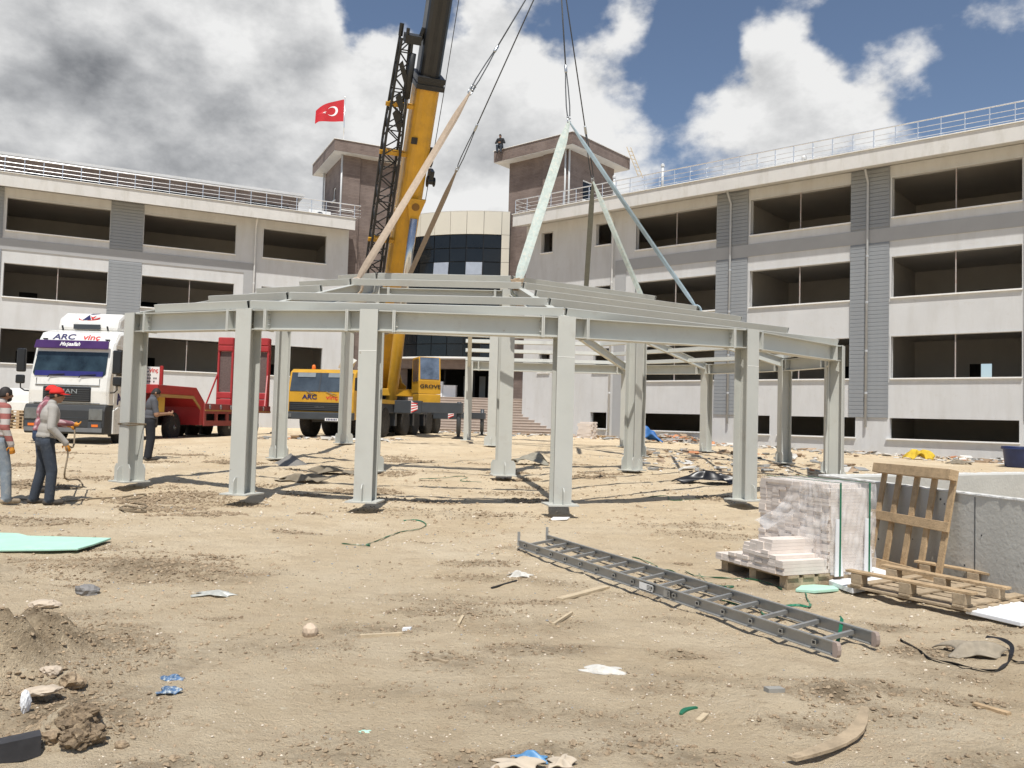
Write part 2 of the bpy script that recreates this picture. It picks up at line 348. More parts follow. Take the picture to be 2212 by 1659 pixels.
def ground_z(x, y):                                # height of the ground mesh itself
    i = np.clip(np.searchsorted(gx, x)-1, 0, nx-2); j = np.clip(np.searchsorted(gyv, y)-1, 0, ny-2)
    fx = (x-gx[i])/(gx[i+1]-gx[i]); fy = (y-gyv[j])/(gyv[j+1]-gyv[j])
    return (GZ[j,i]*(1-fx)+GZ[j,i+1]*fx)*(1-fy)+(GZ[j+1,i]*(1-fx)+GZ[j+1,i+1]*fx)*fy
def g(x, y): return float(ground_z(np.array([float(x)]), np.array([float(y)]))[0])          # from here on things stand on the real relief

# ------------------------------------------------------------------ school building
m_white = M('plaster_white', (.57,.575,.575), .85, var=.05, vs=.6, bump=.08, bs=60, col2=(.49,.485,.47), c2=(.46,.80), st=(1.5,1.5,.28), col3=(.50,.485,.455), c3=(.58,.75))
m_warm = M('eave_concrete', (.61,.60,.575), .85, var=.06, vs=.8, bump=.05, bs=30, col2=(.48,.465,.42), c2=(.50,.75), st=(1.5,1.5,.35))
m_grey = M('grey_plaster', (.36,.365,.37), .85, var=.05, vs=.8, bump=.06, bs=50)
m_clad = M('grey_board', (.255,.27,.285), .55, var=.07, vs=2)
m_sill = M('white_sill', (.80,.80,.78), .5, var=.03)
m_pipe = M('white_pipe', (.62,.63,.63), .4, var=.05)
m_gpipe = M('grey_pipe', (.40,.415,.43), .4, var=.05)
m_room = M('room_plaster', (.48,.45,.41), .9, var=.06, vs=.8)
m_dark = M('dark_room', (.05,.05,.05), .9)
m_rail = M('aluminium_rail', (.78,.79,.80), .28, .75, var=.05)
m_prop = M('rusty_white_post', (.36,.33,.31), .6, var=.1, vs=8, col2=(.35,.16,.10), c2=(.55,.62))
m_glass = M('dark_glass', (.010,.012,.014), .05, 0, var=.3, vs=.5, spec=.4)
def brown_tile():
    m = bpy.data.materials.new('brown_cladding'); m.use_nodes = True; t = m.node_tree; b = t.nodes['Principled BSDF']; L = t.links.new
    tcn = t.nodes.new('ShaderNodeTexCoord'); sp = t.nodes.new('ShaderNodeSeparateXYZ'); L(tcn.outputs['Object'], sp.inputs[0])
    ad = t.nodes.new('ShaderNodeMath'); ad.operation = 'ADD'; L(sp.outputs[0], ad.inputs[0]); L(sp.outputs[1], ad.inputs[1])
    cb = t.nodes.new('ShaderNodeCombineXYZ'); L(ad.outputs[0], cb.inputs[0]); L(sp.outputs[2], cb.inputs[1])
    bk = t.nodes.new('ShaderNodeTexBrick'); L(cb.outputs[0], bk.inputs['Vector']); bk.inputs['Scale'].default_value = 1; bk.inputs['Brick Width'].default_value = .9; bk.inputs['Row Height'].default_value = .1; bk.inputs['Mortar Size'].default_value = .008
    bk.inputs['Color1'].default_value = (.155,.118,.102,1); bk.inputs['Color2'].default_value = (.205,.158,.136,1); bk.inputs['Mortar'].default_value = (.11,.08,.068,1); bk.inputs['Bias'].default_value = -.1
    n = t.nodes.new('ShaderNodeTexNoise'); n.inputs['Scale'].default_value = .9; n.inputs['Detail'].default_value = 7; n.inputs['Roughness'].default_value = .7; L(tcn.outputs['Object'], n.inputs['Vector'])
    r = t.nodes.new('ShaderNodeMapRange'); r.inputs[1].default_value = .42; r.inputs[2].default_value = .72; L(n.outputs['Fac'], r.inputs[0])
    x = t.nodes.new('ShaderNodeMix'); x.data_type = 'RGBA'; L(r.outputs[0], x.inputs[0]); L(bk.outputs[0], x.inputs[6]); x.inputs[7].default_value = (.235,.185,.162,1); L(x.outputs[2], b.inputs['Base Color']); b.inputs['Roughness'].default_value = .8
    bp = t.nodes.new('ShaderNodeBump'); bp.inputs['Strength'].default_value = .5; bp.inputs['Distance'].default_value = .01; L(bk.outputs['Fac'], bp.inputs['Height']); bp.invert = True; L(bp.outputs[0], b.inputs['Normal'])
    return m
m_brown = brown_tile()
def wall_holes(mb, x0, x1, z0, z1, holes, ya, yb, ax='x'):
    xs = sorted({x0, x1, *[min(max(h[i], x0), x1) for h in holes for i in (0, 1)]}); zs = sorted({z0, z1, *[min(max(h[i], z0), z1) for h in holes for i in (2, 3)]})
    sol = lambda i, j: 0 <= i < len(xs)-1 and 0 <= j < len(zs)-1 and not any(h[0]-1e-6 <= (xs[i]+xs[i+1])/2 <= h[1]+1e-6 and h[2]-1e-6 <= (zs[j]+zs[j+1])/2 <= h[3]+1e-6 for h in holes)
    P = (lambda x, y, z: (x, y, z)) if ax == 'x' else (lambda x, y, z: (y, x, z))
    for i in range(len(xs)-1):
        for j in range(len(zs)-1):
            if not sol(i, j): continue
            a, b, c, d = xs[i], xs[i+1], zs[j], zs[j+1]
            mb.add([P(a,ya,c),P(b,ya,c),P(b,ya,d),P(a,ya,d)], [(0,1,2,3)]); mb.add([P(a,yb,c),P(b,yb,c),P(b,yb,d),P(a,yb,d)], [(3,2,1,0)])
            if not sol(i-1, j): mb.add([P(a,ya,c),P(a,yb,c),P(a,yb,d),P(a,ya,d)], [(3,2,1,0)])
            if not sol(i+1, j): mb.add([P(b,ya,c),P(b,yb,c),P(b,yb,d),P(b,ya,d)], [(0,1,2,3)])
            if not sol(i, j-1): mb.add([P(a,ya,c),P(b,ya,c),P(b,yb,c),P(a,yb,c)], [(3,2,1,0)])
            if not sol(i, j+1): mb.add([P(a,ya,d),P(b,ya,d),P(b,yb,d),P(a,yb,d)], [(0,1,2,3)])
    return mb
ROWS = [(11.03,12.82),(7.42,9.24),(3.82,5.68)]
def wing(name, p0, dirx, x0, x1, bays, small, base, pil, leg, pipes, doors, label, railx, depth=9.5, rooms=None, name_tag=False):
    ang = math.atan2(dirx[1], dirx[0]); w = empty(name, (p0[0], p0[1], 0), ang, label, 'building')
    holes = [(a, b, z0, z1) for a, b in bays for z0, z1 in ROWS]+[(a, b, z0+.55*(1 if i == 0 else 1), z1) for a, b in small for i, (z0, z1) in enumerate(ROWS)]+[(a, b, 1.16, 2.06) for a, b in base]
    wall_holes(MB(), x0, x1, -.3, 13.37, holes, 0, .3).build('wall', m_white, w)
    mb = MB(); mb.prism([(-1.3,13.12),(-1.3,13.85),(depth+.3,13.85),(depth+.3,13.42),(0,13.40)], (x0-.05,0,0), (0,1,0), (0,0,1), (x1-x0+.1,0,0)); eave = mb.build('eave', m_warm, w, bevel=.015)
    MB().box(x0-.09, x1+.09, -1.36, -1.2, 13.853, 13.885).build('drip_edge', m_sill, eave)
    # rooms seen through the openings
    rx0, rx1 = rooms
    xs = sorted([rx0, rx1]+[(a+b)/2 for a, b in pil]+[b for a, b in pil if 0])
    for z in (10.0, 6.4, 2.75, .35): MB().box(rx0, rx1, .3, depth, z-.3, z).build('floor_slab', m_room, w)
    MB().box(rx0, rx1, .31, depth, 13.2, 13.36).build('ceiling', m_room, w)
    for x in xs: MB().box(x-.1, x+.1, .303, 7.0, .36, 13.19).build('partition', m_room, w)
    dh = [(a, a+1.0, z, z+2.15) for a in doors for z in (10.001, 6.401, 2.751)]
    wall_holes(MB(), rx0, rx1, .36, 13.19, dh, 7.0, 7.15).build('back_wall', m_room, w)
    rear = [] if name_tag else [(doors[-1]+.05, doors[-1]+1.3, 3.6, 5.2), (doors[0]-.4, doors[0]+1.2, 3.4, 5.2), (doors[-1]+1.3, doors[-1]+3.2, .9, 2.4)]
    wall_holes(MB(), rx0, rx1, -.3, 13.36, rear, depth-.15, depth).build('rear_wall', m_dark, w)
    for x in (x0, x1):
        s = .15 if x == x0 else -.15; MB().box(x, x+s*2, .301, 1.9, -.3, 13.36).build('end_wall', m_white, w)
    # sills, posts, basement panes
    for a, b, z0, z1 in holes:
        basem = z1 < 2.5
        MB().box(a-(.12 if basem else .03), b+.03, -.09 if not basem else -.12, .12, z0-.055, z0+.004).build('sill', m_sill, w)
        if b-a > 3 and not basem and not (name_tag and (z0 > 10 or a > 10)):
            xm = (a+b)/2+.05; MB().box(xm-.022, xm+.022, .10, .145, z0, z1).build('window_post', m_prop, w)
    for a, b in bays:
        for z0, z1 in ROWS:
            MB().box(a-.06, a, -.025, .1, z0, z1+.06).build('window_surround', m_white, w); MB().box(a, b, -.025, .1, z1+.002, z1+.06).build('window_surround', m_white, w)
    # grey band and its leg, cladding boards
    bx0, bx1 = (leg[0], x1) if leg[0] < 0 else (x0, leg[1])
    MB().box(bx0, bx1, -.04, -.001, 9.96, 10.57).build('grey_band', m_grey, w)
    MB().box(leg[0], leg[1], -.04, -.001, .2, 9.958).build('grey_band', m_grey, w)
    for a, b in pil:
        MB().box(a, b, -.03, -.002, 2.06, 13.36).build('cladding_backing', m_clad, w)
        bm_ = MB().prism([(-.031,0),(-.062,0),(-.062,.15),(-.050,.166),(-.031,.166)], (a,0,0), (0,1,0), (0,0,1), (b-a,0,0)).mesh('cladding_board', m_clad)
        z = 2.065
        while z < 13.3:
            if not (9.80 < z < 10.57): link('cladding_board', bm_, w, loc=(0,0,z))
            z += .1785
    for x, m, zb in pipes:
        p = MB().tube([(x-.12*0, -.55, 13.3),(x, -.5, 13.2),(x, -.13, 12.75),(x, -.13, 12.4),(x, -.13, zb)], .055, 10).build('downpipe', m, w, smooth=True)
        for z in (11.6, 9.3, 7.2, 5.0, 3.1): MB().lathe([(.058,0),(.068,.01),(.068,.09),(.058,.1)], 10, (x,-.13,z)).build('pipe_collar', m, p)
    # railing
    ra, rb = railx
    rl = MB().tube([(ra, -1.2, 14.72),(rb, -1.2, 14.72)], .032, 8).build('railing', m_rail, w)
    for z in (14.02, 14.22, 14.44): MB().tube([(ra, -1.2, z),(rb, -1.2, z)], .014, 6).build('rail', m_rail, rl)
    pm = MB().tube([(0,0,13.86),(0,0,14.72)], .022, 8).mesh('post', m_rail)
    x = ra
    while x <= rb+.01: link('post', pm, rl, loc=(x,-1.2,0)); x += .9
    xe = ra if leg[0] < 0 else rb
    for z in (14.02, 14.22, 14.44, 14.72): MB().tube([(xe, -1.2, z),(xe, .2, z)], .014, 6).build('rail', m_rail, rl)
    return w
RW_P, RW_D = (18.71, 35.0), (.76, -.65); LW_P, LW_D = (-25.41, 45.7), (.9, .436)
rw = wing('school_wing', RW_P, RW_D, -23.77, 7.5, [(-2.55,2.46),(-9.23,-4.36),(-15.9,-11.08)], [(-18.6,-17.54),(-22.6,-21.72)], [(-2.59,2.37),(-7.6,-4.06),(-9.2,-8.1),(-15.3,-11.65),(-18.7,-17.6)],
          [(-4.34,-2.65),(-11.05,-9.35),(2.55,4.25)], (-17.2,-16.5), [(-3.57,m_gpipe,1.62),(-10.25,m_gpipe,1.62),(-17.36,m_pipe,.95)], [-13.6,-7.4,-.9], 'white four storey wing beside the stairs, small basement windows along its foot', (-23.7, 6.9), rooms=(-21.9, 7.4))
# low parapet and roof clutter of this wing
MB().box(-23.0, 7.4, -.75, -.55, 13.852, 14.10).build('parapet', M('parapet_render', (.42,.37,.31), .9, var=.2, vs=3, col2=(.75,.74,.70), c2=(.45,.6)), rw)
lw = wing('school_wing', LW_P, LW_D, -6.5, 16.3, [(-2.53,2.52),(4.3,9.39),(11.0,14.88)], [], [], [(2.55,4.26),(-4.4,-2.68)], (9.92,10.6), [(10.52,m_pipe,1.0)], [-2.4,4.5,12.2],
          'white four storey wing left of the tower with the flag pole, brown roof storey above', (-6.2, 16.7), rooms=(-6.4, 15.9), name_tag=True)
# roof storey of the left wing
pent = wall_holes(MB(), -6.4, 13.6, 13.852, 15.8, [(-2.0,2.6,14.35,15.15),(4.2,9.0,14.35,15.15),(10.2,13.0,14.35,15.15)], 3.0, 3.25).build('roof_storey_wall', m_brown, lw)
MB().box(-6.45, 13.9, 2.55, 8.5, 15.802, 15.96).build('roof_storey_slab', m_white, lw)
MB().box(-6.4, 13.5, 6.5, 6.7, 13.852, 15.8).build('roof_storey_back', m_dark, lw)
for a, b in ((-2.0,2.6),(4.2,9.0),(10.2,13.0)): MB().box(a, b, 3.1, 3.13, 14.351, 15.149).build('pane', m_glass, lw)
for x in (13.55,): MB().box(x, x+.1, 3.251, 8.4, 13.852, 15.8).build('roof_storey_wall', m_brown, lw)

def tower(name, P0, Dx, x0, x1, y0, y1, label, pier, win, pipe_at, side):
    t = empty(name, (P0[0], P0[1], 0), math.atan2(Dx[1], Dx[0]), label, 'tower'); i = .75
    holes = [(win[0], win[1], win[2], win[3])]
    wx0, wx1, wy0, wy1 = x0+i, x1-i, y0+i, y1-i
    MB().box(wx0, wx1, wy0, wy0+.25, 0, 18.45).build('wall', m_brown, t)
    xs_ = wx1 if side > 0 else wx0
    wall_holes(MB(), wy0+.251, wy1, 0, 18.45, holes, xs_, xs_-.25*side, 'y').build('wall', m_brown, t)
    MB().box(wx0+(.26 if side < 0 else 0), wx1-(.26 if side > 0 else 0), wy1-.25, wy1-.001, 0, 18.449).build('wall', m_brown, t)
    xo = wx0 if side > 0 else wx1
    MB().box(xo, xo+.25*side, wy0+.252, wy1-.252, 0, 18.448).build('wall', m_brown, t)
    MB().box(pier[0], pier[1], wy0-.14, wy0-.001, 0, 18.449).build('pier', m_brown, t)
    sl = MB(); sl.box(x0, x1, y0, y1, 18.47, 19.2); so_ = sl.build('roof_slab', m_brown, t)
    MB().box(x0+.02, x1-.02, y0+.02, y1-.02, 18.43, 18.469).build('soffit', m_warm, so_)
    MB().box(x0-.05, x1+.05, y0-.05, y1+.05, 19.201, 19.24).build('coping', m_sill, so_)
    a, b, c, d = win; xw = xs_+.02*side
    fr = MB()
    for q in ((a,a+.08,c,d),(b-.08,b,c,d),(a+.08,b-.08,c,c+.08),(a+.08,b-.08,d-.08,d)): fr.box(xs_-.12*side, xs_-.06*side, q[0], q[1], q[2], q[3])
    f = fr.build('window', m_sill, t); MB().box(xs_-.1*side, xs_-.09*side, a+.08, b-.08, c+.08, d-.08).build('pane', m_glass, f)
    MB().box(xs_-.02*side, xs_+.1*side, a-.08, b+.08, c-.08, c-.004).build('sill', m_sill, f)
    for (px_, py_) in pipe_at: MB().tube([(px_,py_,18.4),(px_,py_,13.9)], .06, 10).build('downpipe', m_pipe, t, smooth=True)
    return t
tw_r = tower('stair_tower', RW_P, RW_D, -27.9, -21.44, 1.35, 7.8, 'brown stair tower with a man sitting on its roof edge', (-24.2,-22.2), (3.55,4.75,15.6,16.9), [(-22.1,1.95),(-22.35,1.87)], 1)
tw_l = tower('stair_tower', LW_P, LW_D, 15.2, 21.6, .16, 6.6, 'brown stair tower behind the crane boom, flag pole on its roof', (15.95,17.1), (2.6,3.3,15.9,16.8), [(15.86,.74),(15.8,5.6)], -1)

# ------------------------------------------------------------------ entrance between the towers
m_beige = M('beige_panel', (.60,.57,.485), .45, var=.03, vs=.5)
m_frame = M('black_frame', (.018,.019,.021), .4)
m_film = M('silver_film', (.45,.48,.52), .3, .4, var=.08, vs=4)
ent = empty('entrance_building', (0,0,0), 0, 'curved entrance front of beige panels and dark glass between the brown towers', 'building')
A_, B_ = V(-7.35,55.35,0), V(-.42,53.55,0)
nrm2 = V(-(B_-A_).y, (B_-A_).x, 0).normalized()
if nrm2.y > 0: nrm2 = -nrm2
def fac(s, off=0): return A_.lerp(B_, s)+nrm2*(.75*(1-(2*s-1)**2)+off)
def panel(name, s0, s1, z0, z1, mat, th=.06, off=0, parent=ent, gap=.012, tilt=0):
    p, q = fac(s0, off), fac(s1, off); t = (q-p).normalized(); p += t*gap; q -= t*gap; n = V(-t.y, t.x, 0)
    if n.y > 0: n = -n
    up_ = V(0,0,1)*math.cos(tilt)+n*(-math.sin(tilt)); c = (p+q)/2+V(0,0,z1-gap)-up_*(z1-z0-2*gap)/2
    return MB().obox(c, (q-p)/2, up_.cross(t).normalized()*th/2, up_*(z1-z0-2*gap)/2).build(name, mat, parent)
NCOL = 6; sE = .93; cols = [sE*i/NCOL for i in range(NCOL+1)]
zr = [5.42+(13.48-5.42)*i/9 for i in range(10)]
for i in range(NCOL): panel('facade_panel', cols[i], cols[i+1], 13.5, 15.02, m_beige)
for k in range(10):
    a = 15.02-(1.52 if k == 0 else 1.52+(k-1)*.9); b = a-.9
    if k == 0: panel('facade_panel', sE, 1, 13.5, 15.02, m_beige)
    else: panel('facade_panel', sE, 1, b+.0, a+.0, m_beige)
bk = MB()
for i in range(12): 
    p, q = fac(i/12, -.12), fac((i+1)/12, -.12); bk.add([p+V(0,0,5.2), q+V(0,0,5.2), q+V(0,0,15.0), p+V(0,0,15.0)], [(0,1,2,3)])
bk.build('mullion_backing', m_frame, ent)
MB().prism([(fac(i/12,.02).x, fac(i/12,.02).y) for i in range(13)]+[(B_.x,58.5),(A_.x,60)], (0,0,15.021), (1,0,0), (0,1,0), (0,0,.03)).build('roof_sheet', m_warm, ent)
for i in range(NCOL):
    for j in range(9):
        film = (i, j) in ((2,6),(4,6),(1,2)); panel('pane', cols[i], cols[i+1], zr[j], zr[j+1], m_film if film else m_glass, .03, .0 if not film else .05, gap=.03, tilt=.10 if film else random.uniform(-.006,.006))
cn = MB()
for i in range(12): cn.obox((fac(i/12,.5)+fac((i+1)/12,.5))/2+V(0,0,5.36), (fac((i+1)/12,.5)-fac(i/12,.5))/2, nrm2*.55, V(0,0,.05))
cn.build('canopy_edge', m_sill, ent)
MB().obox(fac(.5,-.2)+V(0,.3,5.0), (B_-A_)/2, nrm2*.4, V(0,0,.3)).build('lintel', m_brown, ent)
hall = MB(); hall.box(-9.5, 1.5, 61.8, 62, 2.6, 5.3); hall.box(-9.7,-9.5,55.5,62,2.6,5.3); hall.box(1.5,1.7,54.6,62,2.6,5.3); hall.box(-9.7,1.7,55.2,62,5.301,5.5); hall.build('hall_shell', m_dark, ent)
m_floor = M('hall_floor', (.3,.27,.24), .5)
for x in (-6.2,-4.6,-2.6,-1.5,-.2): MB().box(x-.05, x+.05, 56.5, 56.6, 2.85, 5.3).build('door_frame', m_frame, ent)
m_day = M('day_pane', (.62,.66,.70), .2, var=.05)  # daylight seen through the hall doors, put into the pane colour
for a, b in ((-3.55,-3.0),(-2.4,-1.95),(-1.75,-1.35)): MB().box(a, b, 60.6, 60.63, 3.0, 4.6).build('painted_daylight_pane', m_day, ent)
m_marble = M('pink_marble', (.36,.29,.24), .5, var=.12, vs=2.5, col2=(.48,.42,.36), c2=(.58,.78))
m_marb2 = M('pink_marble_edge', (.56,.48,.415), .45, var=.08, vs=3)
st = empty('entrance_stairs', (0,0,0), 0, 'wide pinkish marble stairs up to the dark entrance', 'stairs')
NST = 13
for i in range(NST):
    z1 = .72+(i+1)*.162; y0 = 48.6+i*.30; rt = 3.05-i*.185; 
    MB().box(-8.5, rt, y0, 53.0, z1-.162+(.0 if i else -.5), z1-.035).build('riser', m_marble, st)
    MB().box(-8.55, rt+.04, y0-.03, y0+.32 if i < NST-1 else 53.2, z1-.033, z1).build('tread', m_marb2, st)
MB().box(-9.5, 1.4, 53.21, 62, 2.3, 2.80).build('landing', m_floor, st)
rebase(ent, V(-4,54.5,.7)); rebase(st, V(-3,49,.7))
# flag
m_flag = M('red_flag', (.50,.012,.02), .6, var=.08, vs=4); m_wh = M('flag_white', (.85,.85,.85), .6, var=.02)
fpos = at(742, 303, 54.0)
fl = empty('flag', (fpos.x, fpos.y, 19.2), 0, 'red flag with white crescent and star on a thin roof pole', 'flag')
MB().tube([(0,0,-.05),(0,0,3.25)], [.04,.025], 10).build('pole', m_rail, fl, smooth=True); MB().lathe([(.03,0),(.06,.04),(.03,.09)], 10, (0,0,3.25)).build('finial', m_rail, fl)
def flagp(u, v):      # u along the fly (0..1, away from the pole), v 0 bottom .. 1 top
    L_ = 1.95; x = -.04-L_*u*.96; droop = -.10*u-.50*u**2.2; hgt = 1.48*(1-.16*u)
    tail = -.10*max(0, u-.86)/.14*(1-v)
    return V(x, .16*math.sin(u*6.2+v*.8)*u-.05, 3.14-1.48+v*hgt+droop*(.9 if v > .5 else .55)*(.4+.6*v)+tail)
MB().grid(flagp, 28, 16).build('cloth', m_flag, fl, smooth=True)
def flagdisc(poly):   # polygons in flag space lifted just off the cloth, both sides
    mb = MB()
    for s in (-.012, .012):
        mb.add([flagp(a, b)+V(0, s, 0) for a, b in poly], [tuple(range(len(poly)))])
    return mb
def crescent():
    c1, r1, c2, r2 = (.40,.52), .25, (.445,.52), .20; asp = 1.48/1.95
    mb = MB(); n = 26; out = []; inn = []
    a0 = R_(38)
    for i in range(n+1):
        an = a0+(2*PI-2*a0)*i/n; out.append((c1[0]-(-math.cos(an))*r1*asp, c1[1]+math.sin(an)*r1))
    th = math.atan2(r1*math.sin(a0), r1*math.cos(a0)-.06)
    for i in range(n+1):
        an = th+(2*PI-2*th)*i/n; inn.append((c2[0]+math.cos(an)*r2*asp, c2[1]+math.sin(an)*r2))
    for s in (-.012, .012):
        mb.add([flagp(*p)+V(0,s,0) for p in out]+[flagp(*p)+V(0,s,0) for p in inn], [(i, i+1, n+2+i, n+1+i) for i in range(n)])
    return mb
crescent().build('crescent', m_wh, fl)
sp_ = []
for k in range(10):
    r_ = .105 if k % 2 == 0 else .042; an = PI+k*PI/5; sp_.append((.66+math.cos(an)*r_*.76, .50+math.sin(an)*r_))
mbs = MB()
for s in (-.012, .012):
    c_ = flagp(.66,.5)+V(0,s,0); mbs.add([c_]+[flagp(*p)+V(0,s,0) for p in sp_], [(0,1+k,1+(k+1) % 10) for k in range(10)])
mbs.build('star', m_wh, fl)
# ------------------------------------------------------------------ steel canopy hanging from the crane
m_steel = M('painted_steel', (.50,.505,.465), .48, var=.05, vs=1.5, bump=.03, bs=25, col2=(.44,.42,.37), c2=(.56,.80), col3=(.27,.205,.14), c3=(.69,.76))
m_bolt = M('bolt_steel', (.45,.45,.43), .4, .5)
can = empty('steel_canopy', (-1.2,23,0), 0, 'ring shaped steel canopy frame with tapering purlins, hung from four slings', 'canopy')
CC = V(-1.2, 23.0, 0)
def tilt(Y): return .027*(Y-13.3)
def cl(p): return Vector(p)-CC                     # world -> canopy space
OUT = [(-6.78,14.86),(-4.34,13.54),(-2.25,13.04),(.82,13.31),(4.15,14.66),(7.08,18.07),(8.14,21.1),(7.97,24.19),(6.75,28.71),(4.33,31.4),(-1.65,31.57)]
INN = [(-5.65,20.3),(-5.41,27.0),(-.63,28.0),(-.14,17.55),(2.9,19.72),(3.80,24.7),(-2.95,17.62)]
CORN = [0,1,3,5,7,9,10]                            # corners of the purlin polygon among OUT
TIN = .56
def inner(p): return CC.xy+(Vector(p)-CC.xy)*TIN
Z_COL, Z_ROW0, Z_ROW1 = 3.2, 3.30, 4.42           # column top, outer and inner purlin centre line (before the tilt)
def roofp(p, t, dz=0):                             # p outer corner in plan, t 0..1 towards the inner ring
    q = Vector(p).lerp(inner(p), t); return V(q.x, q.y, Z_ROW0+(Z_ROW1-Z_ROW0)*t+dz+tilt(q.y))
m_cemw = M('weld_white', (.72,.72,.68), .7)
def column(p, ztop, zbase, rad, i, wings=False):
    c = MB(); bz = zbase+tilt(p[1]); tz = ztop+tilt(p[1]); P = lambda z: cl((p[0], p[1], z)); rad = Vector((rad[0], rad[1], 0)).normalized(); sd = Vector((-rad.y, rad.x, 0))
    c.ibeam(P(bz+.02), P(tz), .30, .29, .019, .012, up=rad)
    o = c.build('column', m_steel, can)
    mb = MB(); mb.obox(P(bz+.01), sd*.25, rad*.25, V(0,0,.0125)); mb.build('base_plate', m_steel, o, bevel=.002)
    b0 = P(bz+.0225)
    for s in (1, -1):
        gm = MB()                                   # shaped gussets on the flange faces
        gm.prism([(0,0),(.085,0),(.085,.20),(.045,.26),(0,.26)], b0+rad*s*.1505-sd*.008, rad*s, V(0,0,1), sd*.016); gm.build('stiffener', m_steel, o)
        if wings:
            for r_ in (1, -1):                      # wing plates in the plane of each flange
                gm = MB(); gm.prism([(0,0),(.095,0),(.095,.23),(.05,.30),(0,.30)], b0+rad*r_*.141-rad*.008+sd*s*.1455, sd*s, V(0,0,1), rad*.016); gm.build('stiffener', m_steel, o)
    if i in (2, 3, 4) and not wings:
        MB().obox(P(tz-.64)+rad*.1508, sd*.14, rad*.0015, V(0,0,.006)).build('weld_seam', m_cemw, o)
    cp = MB(); cp.obox(P(tz+.006), sd*.145, rad*.15, V(0,0,.006)); cp.build('cap_plate', m_steel, o)
    return o
for i, p in enumerate(OUT): column(p, Z_COL, .2 if i != 9 else .14, Vector(p)-CC.xy, i, i in (0,5,7))
for i, p in enumerate(INN): column(p, 4.16, .24, Vector(p)-CC.xy, i, True)
def ring_beam(a, b, z, h=.325, w=.26, inset=.15, stub=.21):
    A, B = V(a[0], a[1], z-h/2+tilt(a[1])), V(b[0], b[1], z-h/2+tilt(b[1])); A, B = cl(A), cl(B); t = (B-A).normalized()
    mb = MB(); mb.ibeam(A+t*(inset*.6), B-t*(inset*.6), h, w, .014, .009); o = mb.build('ring_beam', m_steel, can)
    sd = t.cross(V(0,0,1)).normalized(); u = sd.cross(t)
    for e, s in ((A, 1), (B, -1)):
        c = e+t*s*(inset+stub)
        for k in (-1, 1): MB().obox(c+t*k*.013, sd*(w/2+.008), t*.011, u*(h/2+.012)).build('end_plate', m_steel, o)
        bl = MB()
        for zz in (-.08, 0, .08):
            for y in (-.05, .05): bl.lathe([(.014,0),(.014,.02),(.009,.021),(.009,.035)], 6, c+t*s*.024+u*zz+sd*y, t*s)
        tag(bl.build('bolts', m_bolt, o), kind='stuff')
for i in range(len(OUT)-1): ring_beam(OUT[i], OUT[i+1], Z_COL)
IR = [INN[0], INN[6], INN[3], INN[4], inner(OUT[5]), INN[5], inner(OUT[9]), INN[2], INN[1]]
for i in range(len(IR)): ring_beam(IR[i], IR[(i+1) % len(IR)], 4.15, .26, .2, .12, .15)
for i in CORN:                                     # rafters
    a = roofp(OUT[i], -.004, -.068-.13); b = roofp(OUT[i], 1.0, -.068-.13); MB().ibeam(cl(a), cl(b), .26, .14, .013, .009).build('rafter', m_steel, can)
    pl = roofp(OUT[i], .02, -.3); 
for i in (8,):
    a = roofp(OUT[i], .02, -.068-.13); q = Vector(OUT[i]).lerp(inner(OUT[i]), 1); b = roofp(OUT[i], .93, -.068-.13); MB().ibeam(cl(a), cl(b), .22, .12, .012, .008).build('rafter', m_steel, can)
m_hole_shade = M('purlin_inside_shade', (.02,.02,.02), .9)  # near-black plates paint the shade inside the open purlin ends
for k in range(len(CORN)-1):
    a, b = OUT[CORN[k]], OUT[CORN[k+1]]
    for r in range(5):
        if k == 1 and r == 2: continue             # one purlin is missing on the side facing the camera
        t = r*.25; A, B = cl(roofp(a, t)), cl(roofp(b, t)); d = (B-A).normalized()
        rad = (CC.xy-(Vector(a)+Vector(b))/2); rad = V(rad.x, rad.y, 0).normalized(); sl_ = (Z_ROW1-Z_ROW0)/(1-TIN)/10
        nup = (V(0,0,1)-rad*sl_).normalized()
        ext = .05 if 0 < k < len(CORN)-2 else .02
        e0 = -.03 if k else (.25 if r < 4 else .1)*-1; e1 = -.03
        mb = MB(); mb.rhs(A+d*.50 if k == 0 else A+d*.02, B-d*.02 if k < len(CORN)-2 else B+d*.15, .07, .13, .005, up=nup)
        o = mb.build('purlin', m_steel, can)
        MB().obox(A+d*(.53 if k == 0 else .05), d*.002, d.cross(nup).normalized()*.0285, nup*.0585).build('purlin_shade_plate', m_hole_shade, o); MB().obox(B-d*.05, d*.002, d.cross(nup).normalized()*.0285, nup*.0585).build('purlin_shade_plate', m_hole_shade, o)
MB().tube([cl(roofp(OUT[0],.0,-2.25))+V(.0,-.2,0)]*1+[cl(V(-6.78,14.86,1.27))+V(math.cos(a)*.235, math.sin(a)*.235, .02*math.sin(a*2)) for a in np.linspace(0, 2*PI, 24)], .012, 6).build('tie_rope', M('brown_rope', (.16,.12,.075), .9, var=.2, vs=30), can) if False else None
rope_m = M('brown_rope', (.20,.155,.10), .95, var=.25, vs=40, bump=.3, bs=120)
def tie(): 
    mb = MB(); rad = (Vector(OUT[0])-CC.xy); rad = V(rad.x, rad.y, 0).normalized(); sd = V(-rad.y, rad.x, 0)
    sq_ = [rad*.165+sd*.16, -rad*.165+sd*.16, -rad*.165-sd*.16, rad*.165-sd*.16]
    for k in range(2): mb.tube([V(-6.78,14.86,1.25+k*.025)+p+V(0,0,.015*((i+k) % 2)) for i, p in enumerate(sq_)], .013, 6, closed=True)
    return mb
t_ = tie().build('tied_rope', rope_m); tag(t_, 'brown rope wrapped round the canopy column beside the white truck', 'rope')

